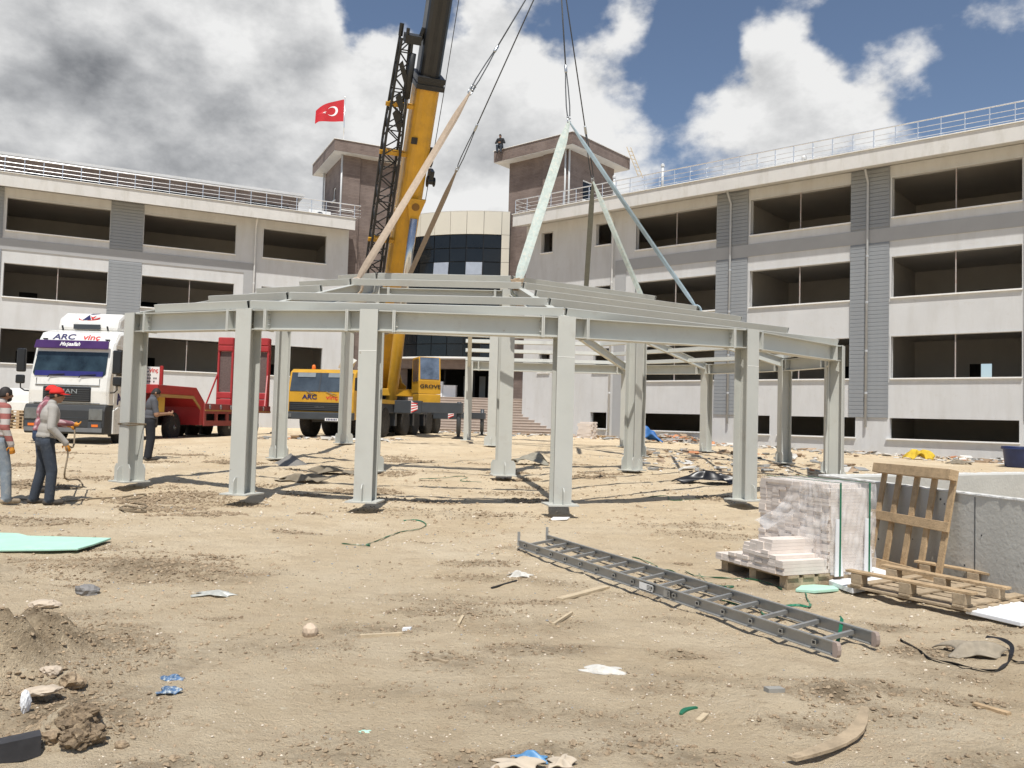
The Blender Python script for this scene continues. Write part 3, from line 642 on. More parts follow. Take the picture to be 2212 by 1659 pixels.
# ------------------------------------------------------------------ lifting gear
m_wire = M('wire_rope', (.075,.08,.085), .55, .5, var=.25, vs=60, bump=.4, bs=200)
m_web = M('beige_webbing', (.46,.37,.285), .9, var=.12, vs=12, bump=.15, bs=120)
m_web2 = M('pale_green_webbing', (.44,.50,.46), .9, var=.16, vs=9, bump=.15, bs=120, col2=(.56,.55,.48), c2=(.5,.65))
m_web3 = M('grey_webbing', (.17,.18,.165), .9, var=.12, vs=12, bump=.15, bs=120)
m_web4 = M('blue_grey_webbing', (.33,.42,.47), .9, var=.14, vs=9, bump=.15, bs=120)
m_shack = M('galvanised_steel', (.42,.44,.45), .3, .8, var=.1)
HK = at(1206, -118, 20.0)
def ptz(px, py, z):                                # point on the pixel ray at height z
    d = ray(px, py); k = (z-EYE_Z)/d.z; return V(0,0,EYE_Z)+d*k
A_s = roofp(OUT[1], .80, .0); C_s = roofp(OUT[3], .86, .0); F_s = roofp(OUT[5], .75, .02)
B_s = V(-4.2,27.3,4.15+tilt(27.3)); D_s = V(2.3,27.2,4.15+tilt(27.2)); E_s = V(4.5,23.4,4.2+tilt(23.4))
E_s = V(3.78,22.7,4.15+tilt(22.7))
J1 = HK.lerp(A_s, .485); J2 = HK.lerp(B_s, .52); J3 = at(1229, 262, 19.0); J4 = at(1281, 392, 22.6)
def shackle(p, d, label, up_=None):
    e_ = empty('shackle', p, 0, label, 'shackle', None); d = d.normalized(); sd = d.orthogonal().normalized()
    mb = MB(); mb.tube([d*.09+sd*.035, d*.02+sd*.05, -d*.04+sd*.045, -d*.075, -d*.04-sd*.045, d*.02-sd*.05, d*.09-sd*.035], .014, 8); mb.build('bow', m_shack, e_, smooth=True)
    MB().tube([d*.085-sd*.065, d*.085+sd*.065], .014, 8).build('pin', m_shack, e_, smooth=True); return e_
def wire(a, b, name_label):
    e_ = empty('wire_rope', b, 0, name_label, 'wire rope'); a = a-b; d = a.normalized()
    MB().tube([d*1.3, a], .017, 8).build('rope', m_wire, e_, smooth=True)
    sd = d.cross(V(0,1,0)).normalized()
    MB().tube([d*1.35+sd*.008, d*.9+sd*.03, d*.4+sd*.04, d*.14+sd*.028, d*.09, d*.14-sd*.028, d*.4-sd*.04, d*.9-sd*.03, d*1.35-sd*.008], .014, 8).build('eye_loop', m_wire, e_, smooth=True)
    MB().lathe([(.026,0),(.036,.03),(.036,.19),(.026,.22)], 10, d*1.28, d).build('ferrule', m_shack, e_, smooth=True)
    MB().tube([d*.16+sd*.02, d*.08+sd*.022, d*.06, d*.08-sd*.022, d*.16-sd*.02], .011, 8).build('thimble', m_shack, e_, smooth=True)
    return e_
def sling(a, b, w, mat, label, n=26, wrap=.12, curl=.5, parent=None):
    a, b = Vector(a), Vector(b); d = (b-a); L_ = d.length; t = d.normalized(); toc = (V(0,0,EYE_Z)-(a+b)/2).normalized(); sd = t.cross(toc).normalized(); nn = sd.cross(t)
    rings = []
    for i in range(n+1):
        s = i/n; ww = w*(.30+.70*min(1, s/.13))*(.42+.58*min(1, (1-s)/.05)); an = curl*math.sin(s*7+.8)*.6; q = a+d*s+V(0,0,-.02*math.sin(s*PI))
        x = sd*math.cos(an)+nn*math.sin(an); y = nn*math.cos(an)-sd*math.sin(an); fold = .25*ww
        rings.append([q-x*ww/2+y*.006, q-x*ww*.15+y*(.012+fold*.12), q+x*ww*.2+y*.01, q+x*ww/2+y*.006, q+x*ww/2-y*.006, q-x*ww/2-y*.006])
    mb = MB(); mb.loft(rings); e_ = empty('webbing_sling', b, 0, label, 'lifting sling'); 
    mb.v = [tuple(Vector(v)-b) for v in mb.v]; mb.build('webbing', mat, e_)
    # choke wrap round the steel
    c = MB()
    ax = V(1,0,0) if abs(t.x) < .8 else V(0,1,0)
    for k in range(2):
        pts = [V(math.cos(u)*.12, (k-.5)*.07, math.sin(u)*.17-.12) for u in np.linspace(0, 2*PI, 14)[:-1]]
        c.tube(pts, .022, 6, closed=True)
    c.build('choke_wrap', mat, e_, smooth=True)
    return e_
for p, l in ((J1,'wire rope with eye loop above the beige sling by the crane boom'),(J2,'second wire rope, running down to the grey brown sling behind the boom'),(J3,'wire rope ending above the wide pale green sling'),(J4,'dark wire rope ending where the dark grey sling hangs')): wire(HK, p, l)
shackle(J1, HK-J1, 'shackle joining the beige sling to its rope'); shackle(J1+(HK-J1).normalized()*.13, HK-J1, 'upper shackle of the pair above the beige sling')
shackle(J2, HK-J2, 'shackle at the top of the grey brown sling'); shackle(J3, HK-J3, 'shackle where the pale green and blue grey slings meet'); shackle(J4, HK-J4, 'shackle where the dark grey slings meet')
sling(J1, A_s, .15, m_web, 'long beige webbing sling in front of the crane boom')
sling(J2, B_s, .15, M('brown_webbing', (.25,.20,.155), .9, var=.12, vs=12, bump=.15, bs=120), 'grey brown webbing sling behind the crane boom')
sling(J3, C_s, .21, m_web2, 'wide pale green webbing sling with printed letters', curl=.25)
sling(J3, F_s, .10, m_web4, 'narrow blue grey webbing sling slanting to the canopy edge')
sling(J4, D_s, .15, m_web3, 'dark grey webbing sling hanging straight down', curl=.3)
sling(J4, E_s, .14, m_web2, 'grey green webbing sling slanting down from the dark rope')
# folded rag padding under the near sling
rg = MB()
for i in range(9): rg.obox(C_s+V(random.uniform(-.1,.12),-.12+random.uniform(-.03,.03),-.05+random.uniform(-.09,.08)), V(random.uniform(.04,.09),0,random.uniform(-.04,.04)), V(0,.02,.01), V(random.uniform(-.03,.03),0,random.uniform(.03,.06)))
tag(rg.build('padding_rag', M('tan_rag', (.34,.25,.16), .95, var=.2, vs=20), bevel=.01), 'crumpled tan rag padding under the wide pale green sling', 'rag')
# ------------------------------------------------------------------ mobile crane
m_yel = M('crane_yellow', (.56,.30,.018), .42, var=.12, vs=1.5, col2=(.40,.225,.035), c2=(.52,.80), coat=.15, col3=(.22,.15,.07), c3=(.68,.78))
m_ygr = M('crane_yellow_dusty', (.55,.33,.05), .5, var=.14, vs=2)
m_cgrey = M('crane_grey', (.045,.052,.06), .45, var=.15, vs=2)
m_black = M('black_paint', (.012,.013,.015), .35, var=.2, vs=3)
m_blk2 = M('lattice_black', (.016,.018,.02), .5, var=.2, vs=3)
m_tyre = M('tyre_rubber', (.028,.027,.026), .9, var=.25, vs=6, col2=(.10,.085,.065), c2=(.5,.8))
m_rim = M('ochre_rim', (.30,.17,.055), .6, var=.2, vs=8)
m_chrome = M('polished_rod', (.55,.56,.57), .18, .9)
m_lamp = M('lamp_glass', (.16,.17,.175), .08, .4, var=.25, vs=3); m_orange = M('orange_lens', (.75,.17,.02), .3); m_redl = M('red_lens', (.55,.02,.015), .3)
m_cabglass = M('cab_glass', (.055,.07,.085), .06, var=.4, vs=1.2, spec=.8)
m_navy = M('navy_letters', (.022,.02,.10), .5); m_redt = M('red_letters', (.62,.035,.03), .5); m_whitet = M('white_letters', (.8,.8,.8), .5)
def bl(o): return o
CR = V(-7.3, 31.6, .60); crz = -math.atan2(.17, .985)
crane = empty('mobile_crane', CR, crz, 'yellow mobile crane with raised telescopic boom and folded black lattice jib', 'crane')
CRM = Matrix.Translation(CR) @ Matrix.Rotation(crz, 4, 'Z'); CRI = CRM.inverted()
def wbuild(mb, name, mat, parent=crane, **k):          # mesh given in world space -> crane space
    mb.v = [tuple(CRI @ Vector(v)) for v in mb.v]; return mb.build(name, mat, parent, **k)
# carrier cab
pr = [(.10,.74),(0,1.02),(0,1.76),(.20,2.54),(.42,2.66),(2.15,2.66),(2.15,.74)]
cab = MB().prism(pr, (-1.34,0,0), (0,1,0), (0,0,1), (2.68,0,0)).build('driver_cab', m_yel, crane, bevel=.05)
wd = V(0,.20,.78).normalized(); wn = V(0,-wd.z,wd.y)
MB().obox(V(0,.10,2.15)+wn*.012, V(1.24,0,0), wn*.012, wd*.375).build('windshield', m_cabglass, cab, bevel=.01)
for x in (-.62,.62): MB().obox(V(x,.155,2.42)+wn*.026, V(.36,0,0), wn*.004, wd*.085).build('sun_visor', M('cab_visor', (.22,.25,.27), .5), cab)
MB().obox(V(-.05,.10,2.15)+wn*.026, V(.03,0,0), wn*.006, wd*.37).build('screen_divider', m_cgrey, cab)
MB().box(-1.24, 1.24, -.03, .02, 1.04, 1.38).build('grille', m_black, cab, bevel=.02)
for z in (1.10,1.17,1.24,1.31): MB().box(-1.2, 1.2, -.045, -.031, z-.012, z+.012).build('grille_bar', m_cgrey, cab)
MB().box(-1.38, 1.38, -.16, .1, .72, 1.0).build('bumper', m_cgrey, crane, bevel=.03)
for x in (-1.2, 1.2): MB().box(x-.14, x+.14, -.185, -.161, .79, .93).build('headlight', m_lamp, crane)
pl = MB().box(.30, .82, -.19, -.162, .68, .79).build('number_plate', m_sill, crane); text('42 BUZ 42', .085, m_navy, pl, (.56,-.193,.735), (1,0,0), (0,0,1), extrude=.002) if False else None
bk_ = MB()
for k in range(7): bk_.box(.36+k*.062, .40+k*.062, -.194, -.1905, .70, .77)
bk_.build('plate_marks', m_navy, pl)
text('ARC', .24, m_navy, cab, (-.42,-.012,1.57), (1,0,0), (0,0,1), bold=.006, sx=1.25); text('vinç', .24, m_redt, cab, (.48,-.008,1.57), (1,0,0), (0,0,1), bold=.003, sx=1.25)
text('GROVE', .085, M('grey_letters', (.12,.12,.12), .5), cab, (0,-.035,1.21), (1,0,0), (0,0,1), sx=1.4)
for x in (-.55,.25): MB().tube([(x,-.03,1.80),(x+.25,-.03,1.70),(x+.42,-.045,1.66)], .014, 6).build('wiper', m_black, cab)
MB().lathe([(.07,0),(.08,.03),(.07,.16),(.03,.2)], 14, (-.62,.75,2.66)).build('beacon', m_orange, cab, smooth=True)
MB().box(1.342, 1.35, .55, 1.45, 1.75, 2.45).build('side_window', m_cabglass, cab); MB().box(1.342, 1.352, .35, 1.6, .8, 1.7).build('door', m_ygr, cab, bevel=.01)
MB().box(1.38, 1.52, -.05, .06, 1.85, 2.35).build('mirror', m_black, cab, bevel=.03)
for x, y in ((.55,1.3),(1.2,1.7)):
    wl = MB().obox(V(x,y,2.95), V(.22,0,-.1), V(.04,.16,.1), V(.1,-.05,.16)).build('work_lamp', M('pale_lamp', (.55,.53,.47), .6), crane, bevel=.02); MB().bar((x,y,2.65),(x,y,2.9), .05, .05).build('lamp_stalk', m_black, wl)
# carrier body
car = MB().box(-1.3, 1.3, 2.16, 13.4, 1.05, 1.62).build('carrier_deck', m_cgrey, crane, bevel=.03)
MB().box(-.55, .55, .6, 13.2, .62, 1.049).build('chassis', m_black, crane)
MB().box(1.301, 1.35, 2.3, 5.4, 1.45, 1.62).build('deck_edge', m_ygr, car)
for y in (2.9, 5.3, 8.0, 9.9): MB().box(.9, 1.34, y-.12, y+.12, .5, 1.049).build('mud_guard', m_cgrey, crane)
tm = MB().lathe([(.40,-.20),(.60,-.215),(.665,-.17),(.675,-.08),(.675,.08),(.665,.17),(.60,.215),(.40,.20)], 40, ax=(1,0,0)).mesh('tyre', m_tyre, True)
rm = MB().lathe([(.41,.15),(.38,.19),(.34,.10),(.20,.08),(.16,.17),(.0,.17)], 30, ax=(1,0,0), caps=False).mesh('rim', m_rim, True)
rb = MB(); [rb.lathe([(.015,.07),(.015,.10),(.005,.105)], 6, (0, .27*math.cos(a), .27*math.sin(a)), (1,0,0)) for a in np.linspace(0, 2*PI, 11)[:-1]]; rbm = rb.mesh('wheel_nuts', m_cgrey)
for y in (1.75, 3.95, 6.9, 8.55, 10.95, 12.6):
    for s in (-1, 1):
        w_ = bpy.data.objects.new('wheel', tm); COL.objects.link(w_); w_.parent = crane; w_.location = (s*1.10, y, .675)
        if s < 0: w_.rotation_euler = (0,0,PI)
        link('rim', rm, w_); link('wheel_nuts', rbm, w_)
stripe = M('red_white_stripe', (.8,.8,.8), .5)
def outrigger(y, s, reach, z0, z1):
    o = MB().box(s*1.3, s*2.55, y-.22, y+.22, z0, z1).build('outrigger', m_cgrey, crane, bevel=.02)
    MB().box(s*2.5, s*reach, y-.17, y+.17, z0+.05, z1-.06).build('outrigger_beam', m_cgrey, o, bevel=.01)
    MB().lathe([(.10,z0+.55),(.10,.25),(.07,.24),(.07,.12)], 16, (s*(reach-.15),y,0)).build('jack', m_cgrey, o, smooth=True)
    MB().lathe([(.30,-.1),(.30,.06),(.12,.12)], 20, (s*(reach-.15),y,0)).build('pad', m_black, o)
    ep = MB().prism([(0,0),(.30,.18),(.30,.34),(0,z1-z0-.02)], (s*2.10,y-.235,z0+.01), (s,0,0), (0,0,1), (0,.013,0)).build('warning_plate', m_whitet, o)
    sb = MB()
    for k in range(4):
        za = .0+k*.13; sb.add([V(s*2.11,y-.238,z0+.03+za), V(s*2.39,y-.238,z0+.16+za*.65), V(s*2.39,y-.238,z0+.20+za*.65), V(s*2.11,y-.238,z0+.09+za)], [(0,1,2,3)])
    sb.build('warning_stripes', m_redt, o); return o
for s in (-1, 1): outrigger(5.25, s, 4.35, 1.07, 1.63); outrigger(11.9, s, 4.0, .85, 1.28)
# superstructure, turned towards the hook
TC = CRM @ V(0, 8.0, 0); hd = V(HK.x-TC.x, HK.y-TC.y, 0).normalized(); sdv = V(-hd.y, hd.x, 0)          # sdv: towards picture right
if sdv.x < 0: sdv = -sdv
BP = V(TC.x, TC.y, 0)-hd*1.5+V(0,0,3.15); TIPXY = V(HK.x, HK.y, 0)-hd*.25
lo, hi = 15.0, 70.0
def boom_at(H, s): return BP.lerp(V(TIPXY.x, TIPXY.y, H), s)
def proj(p):
    d = p-V(0,0,EYE_Z); yf = d.y*math.cos(PITCH)+d.z*math.sin(PITCH); yu = -d.y*math.sin(PITCH)+d.z*math.cos(PITCH)
    x, y = d.x/yf*F_PX, yu/yf*F_PX; return 1106+x*math.cos(ROLL)+y*math.sin(ROLL), 829.5-(-x*math.sin(ROLL)+y*math.cos(ROLL))
def xat0(H):
    a, b = 0, 1
    for _ in range(40):
        mdd = (a+b)/2
        if proj(boom_at(H, mdd))[1] > 0: a = mdd
        else: b = mdd
    return proj(boom_at(H, a))[0]
H_TIP = min(np.arange(28, 48, .25), key=lambda h: abs(xat0(h)-951))
TIP = boom_at(H_TIP, 1); bt = (TIP-BP).normalized(); bup = sdv.cross(bt).normalized()
if bup.z < 0 and bup.dot(hd) > 0: bup = -bup
if bup.dot(hd) > 0: bup = -bup                                # back side of the boom, away from the hook
BL = (TIP-BP).length
def s_for_y(py):
    a, b = 0, 1
    for _ in range(40):
        mdd = (a+b)/2
        if proj(boom_at(H_TIP, mdd))[1] > py: a = mdd
        else: b = mdd
    return a
def boom_sec(w, h, s0, s1, mat, name, parent=crane):
    pro = [(-w/2, h*.5),(w/2, h*.5),(w/2,-h*.12)]+[(w/2*math.cos(a), -h*.12-(h*.38)*math.sin(a)) for a in np.linspace(R_(25), R_(155), 7)]+[(-w/2,-h*.12)]
    rings = [[BP+bt*(BL*s)+sdv*a+bup*b for a, b in pro] for s in (s0, s1)]
    mb = MB(); mb.loft(rings); return wbuild(mb, name, mat, parent)
sY = s_for_y(186)
boom = boom_sec(1.0, 1.22, -.035, sY, m_yel, 'boom_base_section')
c_ = MB()
for dz, ww in ((0,1.16),(.30,1.12)): c_.obox(BP+bt*(BL*sY+dz+.08), sdv*ww/2, bup*.72, bt*.10)
c_.obox(BP+bt*(BL*sY+.22), sdv*.54, bup*.66, bt*.2); wbuild(c_, 'boom_collar', m_black, boom, bevel=.02)
for w, h, a, b in ((.90,1.08,sY,.60),(.78,.94,.60,.80),(.66,.80,.80,1.0)): boom_sec(w, h, a-.005, b, m_black, 'boom_section')
hm = MB(); hm.obox(TIP, sdv*.4, bup*.45, bt*.5); hm.lathe([(.45,-.3),(.45,.3)], 20, TIP-bup*.5, sdv); wbuild(hm, 'boom_head', m_black)
def bpnt(s, a, b): return BP+bt*(BL*s)+sdv*a+bup*b
# bracket plate and lift cylinder under the boom
sC = s_for_y(452); foot = V(TC.x, TC.y, 0)+hd*1.0+V(0,0,2.1); cyl_top = bpnt(sC, .12, -.80)
br = MB(); br.prism([(-.42,.55),(.42,.55),(.15,-.55),(-.15,-.55)], bpnt(sC+.006, .12, -.72), sdv, bt, -bup*.12); wbuild(br, 'cylinder_bracket', m_yel, boom, bevel=.03)
hb = MB(); hb.lathe([(.17,0),(.17,.02)], 16, bpnt(sC+.011, .12, -.842), -bup); wbuild(hb, 'bracket_hole_shade', M('bracket_shadow_paint', (.20,.10,.02), .7), boom)  # flat disc in a shade colour stands in for the hole
cy = (cyl_top-foot); cd = cy.normalized(); split = .52
cb_ = MB(); cb_.lathe([(.25,0),(.26,.1),(.26,cy.length*split-.1),(.22,cy.length*split)], 24, foot, cd); cyl = wbuild(cb_, 'lift_cylinder', m_yel, crane, smooth=True)
cb_ = MB(); cb_.lathe([(.17,cy.length*split-.05),(.17,cy.length-.1)], 20, foot, cd); wbuild(cb_, 'cylinder_rod', m_chrome, cyl, smooth=True)
# turntable deck, side plates, counterweight
dk = MB(); dk.lathe([(1.0,0),(1.0,.25)], 32, V(TC.x, TC.y, 2.22)); wbuild(dk, 'slewing_ring', m_black)
dk = MB(); dk.obox(V(TC.x, TC.y, 2.62)-hd*.8, sdv*.95, hd*2.2, V(0,0,.17)); sup = wbuild(dk, 'turntable_deck', m_yel, crane, bevel=.03)
for s in (-1, 1):
    sp2 = MB(); sp2.prism([(-2.6,0),(1.0,0),(1.1,.35),(.2,.55),(-.6,1.2),(-1.9,1.45),(-2.6,1.0)], V(TC.x,TC.y,2.6)+sdv*s*.62, hd, V(0,0,1), sdv*s*.06); wbuild(sp2, 'side_plate', m_yel, sup)
sb2 = MB(); sb2.obox(V(TC.x,TC.y,2.75)-sdv*1.15+hd*.2, sdv*.42, hd*1.35, V(0,0,.42)); mh = wbuild(sb2, 'machine_housing', m_ygr, sup, bevel=.04)
cw = MB(); cw.obox(V(TC.x,TC.y,2.6)-hd*3.4, sdv*1.25, hd*.5, V(0,0,.65)); wbuild(cw, 'counterweight', m_ygr, crane, bevel=.05)
wn_ = MB(); wn_.lathe([(.45,-.5),(.45,-.42),(.3,-.42),(.3,.42),(.45,.42),(.45,.5)], 24, V(TC.x,TC.y,3.3)-hd*2.4, sdv); wbuild(wn_, 'winch', m_black, crane, smooth=False)
MBd = MB(); MBd.obox(bpnt(s_for_y(372),.72,-.1), sdv*.10, bup*.22, bt*.22); MBd.lathe([(.24,0),(.24,.05),(.12,.06),(.12,.28),(.2,.29),(.2,.34)], 18, bpnt(s_for_y(384),.56,-.25), sdv); wbuild(MBd, 'rope_guide_roller', m_black, boom)
MBd = MB(); MBd.lathe([(.42,-.05),(.42,.05)], 22, bpnt(s_for_y(335),.60,-.05), sdv); wbuild(MBd, 'sheave', m_black, boom)
# operator cab
oc = at(921, 812, 37.2); ocw, och, ocd = .50, .82, .72
def ocp(a, b, c): return oc+sdv*a+V(0,0,b)+hd*c
ob = MB(); ob.prism([(-ocd,-och),(ocd*.85,-och),(ocd*.95,-.25),(ocd*.72,och),(-ocd,och)], ocp(-ocw,0,0), hd, V(0,0,1), sdv*2*ocw); ocab = wbuild(ob, 'operator_cab', m_yel, crane, bevel=.04)
gl_d = (ocp(0,och,ocd*.72)-ocp(0,-.25,ocd*.95)); gn = gl_d.normalized().cross(sdv).normalized()
if gn.dot(hd) < 0: gn = -gn
gm = MB(); gm.obox(ocp(0,-.25,ocd*.95)+gl_d*.52+gn*.012, sdv*(ocw-.07), gl_d*.45, gn*.012); wbuild(gm, 'front_window', M('cab_glass_blue', (.10,.13,.18), .08, var=.5, vs=2), ocab)
gm = MB(); gm.obox(ocp(-ocw-.008,.22,.05), sdv*.008, hd*.55, V(0,0,.5)); wbuild(gm, 'side_window', m_cabglass, ocab)
gm = MB(); gm.obox(ocp(0,-.62,ocd*.93), sdv*.5, hd*.04, V(0,0,.20)); wbuild(gm, 'front_panel', m_yel, ocab)
tx = text('GROVE', .22, m_black, crane, (0,0,0), (1,0,0), (0,0,1), sx=1.3, bold=.005)
tM = Matrix((( *sdv, 0),( *V(0,0,1), 0),( *hd, 0),(0,0,0,1))).transposed()
tx.data.transform(Matrix(((1,0,0,0),(0,0,1,0),(0,-1,0,0),(0,0,0,1))))            # back to the xy plane
tpos = ocp(.02,-.50,ocd*.99+.02); tb = Matrix(((sdv.x,0,hd.x,tpos.x),(sdv.y,0,hd.y,tpos.y),(0,1,0,tpos.z),(0,0,0,1)))
tx.data.transform(CRI @ tb); tx.parent = ocab
sk = MB(); sk.obox(ocp(0,-och-.22,.15), sdv*.5, hd*.6, V(0,0,.20)); wbuild(sk, 'cab_bracket', m_yel, ocab, bevel=.03)
# folded lattice jib on the left flank of the boom
jo = -1.12
def jp(s, a, b): return bpnt(s, jo+a, b)
sT, sB, sM = s_for_y(92), s_for_y(640), s_for_y(300)
def jw(s): return .34 if s < sM else .34-.13*(s-sM)/(sT-sM)
jib = None
ch = MB()
for a, b in ((-1,-1),(1,-1),(1,1),(-1,1)):
    ch.tube([jp(s, a*jw(s), b*jw(s)*1.15) for s in (sB, sM, sT)], .055, 8)
jib = wbuild(ch, 'lattice_jib', m_blk2)
nb = 22; lc = MB()
for i in range(nb):
    s0 = sB+(sT-sB)*i/nb; s1 = sB+(sT-sB)*(i+1)/nb; fl_ = 1 if i % 2 else -1
    for b in (-1, 1): lc.tube([jp(s0, -fl_*jw(s0), b*jw(s0)*1.15), jp(s1, fl_*jw(s1), b*jw(s1)*1.15)], .028, 6)
    for a in (-1, 1): lc.tube([jp(s0, a*jw(s0), -fl_*jw(s0)*1.15), jp(s1, a*jw(s1), fl_*jw(s1)*1.15)], .028, 6)
    if i % 3 == 0:
        for b in (-1, 1): lc.tube([jp(s0, -jw(s0), b*jw(s0)*1.15), jp(s0, jw(s0), b*jw(s0)*1.15)], .026, 6)
wbuild(lc, 'lacing', m_blk2, jib)
hd_ = MB(); hd_.obox(jp(sT,.25,0), sdv*.32, bup*.30, bt*.16); hd_.tube([jp(sT,-.2,.2), jp(sT+.012,-.2,.2)], .09, 8); hd_.tube([jp(sT,.55,0), jp(sT+.012,.65,0)], .1, 8); hd_.tube([jp(sT,0,-.2), jp(sT+.010,0,-.2)], .07, 8)
wbuild(hd_, 'jib_head', m_blk2, jib)
s1, s2, s3 = s_for_y(120), s_for_y(215), s_for_y(258)
hc = MB(); hc.lathe([(.13,0),(.13,(s1-s2)*BL)], 16, jp(s2,.30,-.30), bt); wbuild(hc, 'luffing_cylinder', m_blk2, jib, smooth=True)
hc = MB(); hc.lathe([(.08,0),(.08,(s2-s3)*BL+.1)], 14, jp(s3,.30,-.30), bt); wbuild(hc, 'luffing_rod', m_chrome, jib, smooth=True)
hp = MB()
for py, l, wdt in ((262,.75,.30),(165,.9,.22),(225,.6,.28)): hp.obox(jp(s_for_y(py),.05,-.32), (sdv*.6+bt*.8).normalized()*wdt*.5, (bt-sdv*.45).normalized()*l*.5, bup*.03)
wbuild(hp, 'jib_plate', m_blk2, jib)
for py in (233, 335, 520):
    s = s_for_y(py); bm3 = MB(); bm3.bar(jp(s,-.5,-.2), bpnt(s,-.45,-.2), .10, .16, bt); bm3.bar(jp(s,-.3,.1), bpnt(s,-.45,.1), .10, .12, bt); wbuild(bm3, 'jib_bracket', m_yel, boom)
wm = MB(); wm.obox(bpnt(s_for_y(297),-.32,-.62), sdv*.13, bup*.006, bt*.14); wbuild(wm, 'boom_marking', m_black, boom)
wm = MB(); wm.obox(foot+cd*(cy.length*split*.86)-bup*.265+sdv*.05, sdv*.10, cd*.12, bup*.006); wbuild(wm, 'cylinder_label', m_whitet, cyl)
# hoist ropes and hook block
hr = MB()
for a in (-.3,.3): hr.tube([TIP-bup*.95+sdv*a*.6, HK+V(0,0,1.35)+sdv*a*.5], .014, 6)
wbuild(hr, 'hoist_rope', m_wire, crane)
hr = MB(); hr.tube([bpnt(s_for_y(430),.62,-.30), bpnt(sY,.66,-.3), bpnt(.97,.55,-.5)], .016, 6); wbuild(hr, 'running_rope', m_wire, crane)
hk = MB(); hk.obox(HK+V(0,0,1.05), sdv*.28, hd*.12, V(0,0,.42)); hblk = wbuild(hk, 'hook_block', m_yel, crane, bevel=.05)
hk = MB(); hk.tube([HK+V(0,0,.65), HK+V(0,0,.4), HK+sdv*.16+V(0,0,.2), HK+sdv*.14, HK+V(0,0,-.06), HK-sdv*.15+V(0,0,.05), HK-sdv*.16+V(0,0,.18)], [.06,.06,.07,.08,.08,.06,.03], 10); wbuild(hk, 'hook', m_black, hblk, smooth=True)

# ------------------------------------------------------------------ white tractor unit
m_cabw = M('truck_white', (.74,.73,.69), .28, var=.05, coat=.4, col2=(.60,.57,.50), c2=(.55,.85)); m_purp = M('purple_visor', (.055,.022,.10), .3, var=.15)
m_wind = M('truck_windshield', (.02,.035,.045), .06, var=.6, vs=2, spec=.7); m_blue = M('blue_dash', (.02,.02,.14), .4)
tk = empty('tractor_unit', (-13.52,25.2,.43), R_(-2), 'white tractor unit with a purple sun visor, facing the men', 'truck'); tk.scale = (1,1,1.08); tk.location.z = .36
def cabring(y0, zoff=0): pass
prf = [(.02,1.17),(0,1.55),(.05,1.95),(.27,2.74),(.36,2.95),(.56,3.24),(.9,3.33),(2.25,3.36),(2.25,1.0),(1.9,1.0),(1.75,1.17)]
ctr = MB(); rings = []
for x, k in ((-1.25,.10),(-1.19,.03),(-1.08,0),(1.08,0),(1.19,.03),(1.25,.10)): rings.append([V(x, min(2.25, y+k*(1 if y < 1 else 0)), z-(k*.6 if z > 3 else 0)) for y, z in prf])
ctr.loft(rings); tcab = ctr.build('cab', m_cabw, tk, bevel=.02)
wd = V(0,.22,.79).normalized(); wn = V(0,-wd.z,wd.y)
ws = MB(); ws.prism([(-1.10,.34),(1.10,.34),(1.13,-.30),(1.06,-.38),(-1.06,-.38),(-1.13,-.30)], V(0,.158,2.33)+wn*.004, (1,0,0), wd, wn*.014); wso = ws.build('windshield', m_wind, tcab)
MB().obox(V(0,.068,2.03)+wn*.022, V(1.06,0,0), wn*.004, wd*.075).build('dash_cover', m_blue, wso)
MB().obox(V(-.95,.16,2.30)+wn*.022, V(.04,0,0), wn*.003, wd*.2).build('curtain', M('curtain_white', (.45,.47,.48), .8), wso)
vs = MB(); vs.prism([(-1.16,-.12),(1.16,-.12),(1.14,.13),(-1.14,.13)], V(0,.215,2.84)+wn*.05, (1,0,0), wd, wn*.05); vis = vs.build('sun_visor', m_purp, tcab, bevel=.02)
text('Maşaallah', .16, m_whitet, vis, V(-.05,.215,2.845)+wn*.106, (1,0,0), wd, shear=.35, bold=.003)
rd = V(0,.20,.29).normalized(); rn = V(0,-rd.z,rd.y); rp = V(0,.46,3.095)+rn*.008
text('ARC', .27, m_navy, tcab, rp+V(-.42,0,0), (1,0,0), rd, bold=.006, sx=1.3); text('vinç', .27, m_redt, tcab, rp+V(.44,0,0), (1,0,0), rd, bold=.004, sx=1.25)
for x in (-.98,.98): MB().box(x-.07, x+.07, .36, .40, 3.02, 3.05).build('marker_lamp', m_black, tcab)
MB().box(-.74, .74, -.035, .03, 1.24, 1.66).build('grille', m_black, tcab, bevel=.03)
for z in (1.29,1.35,1.41,1.47,1.53,1.59): MB().box(-.71,.71,-.05,-.036,z-.012,z+.012).build('grille_bar', M('grille_grey', (.05,.052,.055), .4), tcab)
text('MAN', .18, m_shack, tcab, (.06,-.055,1.53), (1,0,0), (0,0,1), extrude=.008, sx=1.5)
MB().box(-1.0, 1.0, -.012, .04, 1.70, 1.715).build('panel_gap', m_black, tcab); MB().box(-1.02, 1.02, -.006, .03, 1.195, 1.21).build('panel_gap', m_black, tcab)
for x in (-.98, .98):
    MB().box(x-.006, x+.006, .02, .06, 1.22, 1.9).build('panel_gap', m_black, tcab)
    e_ = MB(); s_ = 1 if x > 0 else -1; e_.lathe([(.085,0),(.085,.008)], 20, (x+s_*.13,.045,1.45), (0,-1,0)); eo = e_.build('badge', m_navy, tcab)
    MB().lathe([(.068,0),(.068,.004)], 20, (x+s_*.13,.036,1.45), (0,-1,0)).build('badge_ring', m_whitet, eo); MB().lathe([(.04,0),(.04,.004)], 16, (x+s_*.13,.031,1.45), (0,-1,0)).build('badge_centre', m_orange, eo)
for x in (-.62, .35): MB().tube([(x,-.02,1.92),(x+.05,.0,1.99),(x+.5,.02,2.02)], .014, 6).build('wiper', m_black, tcab)
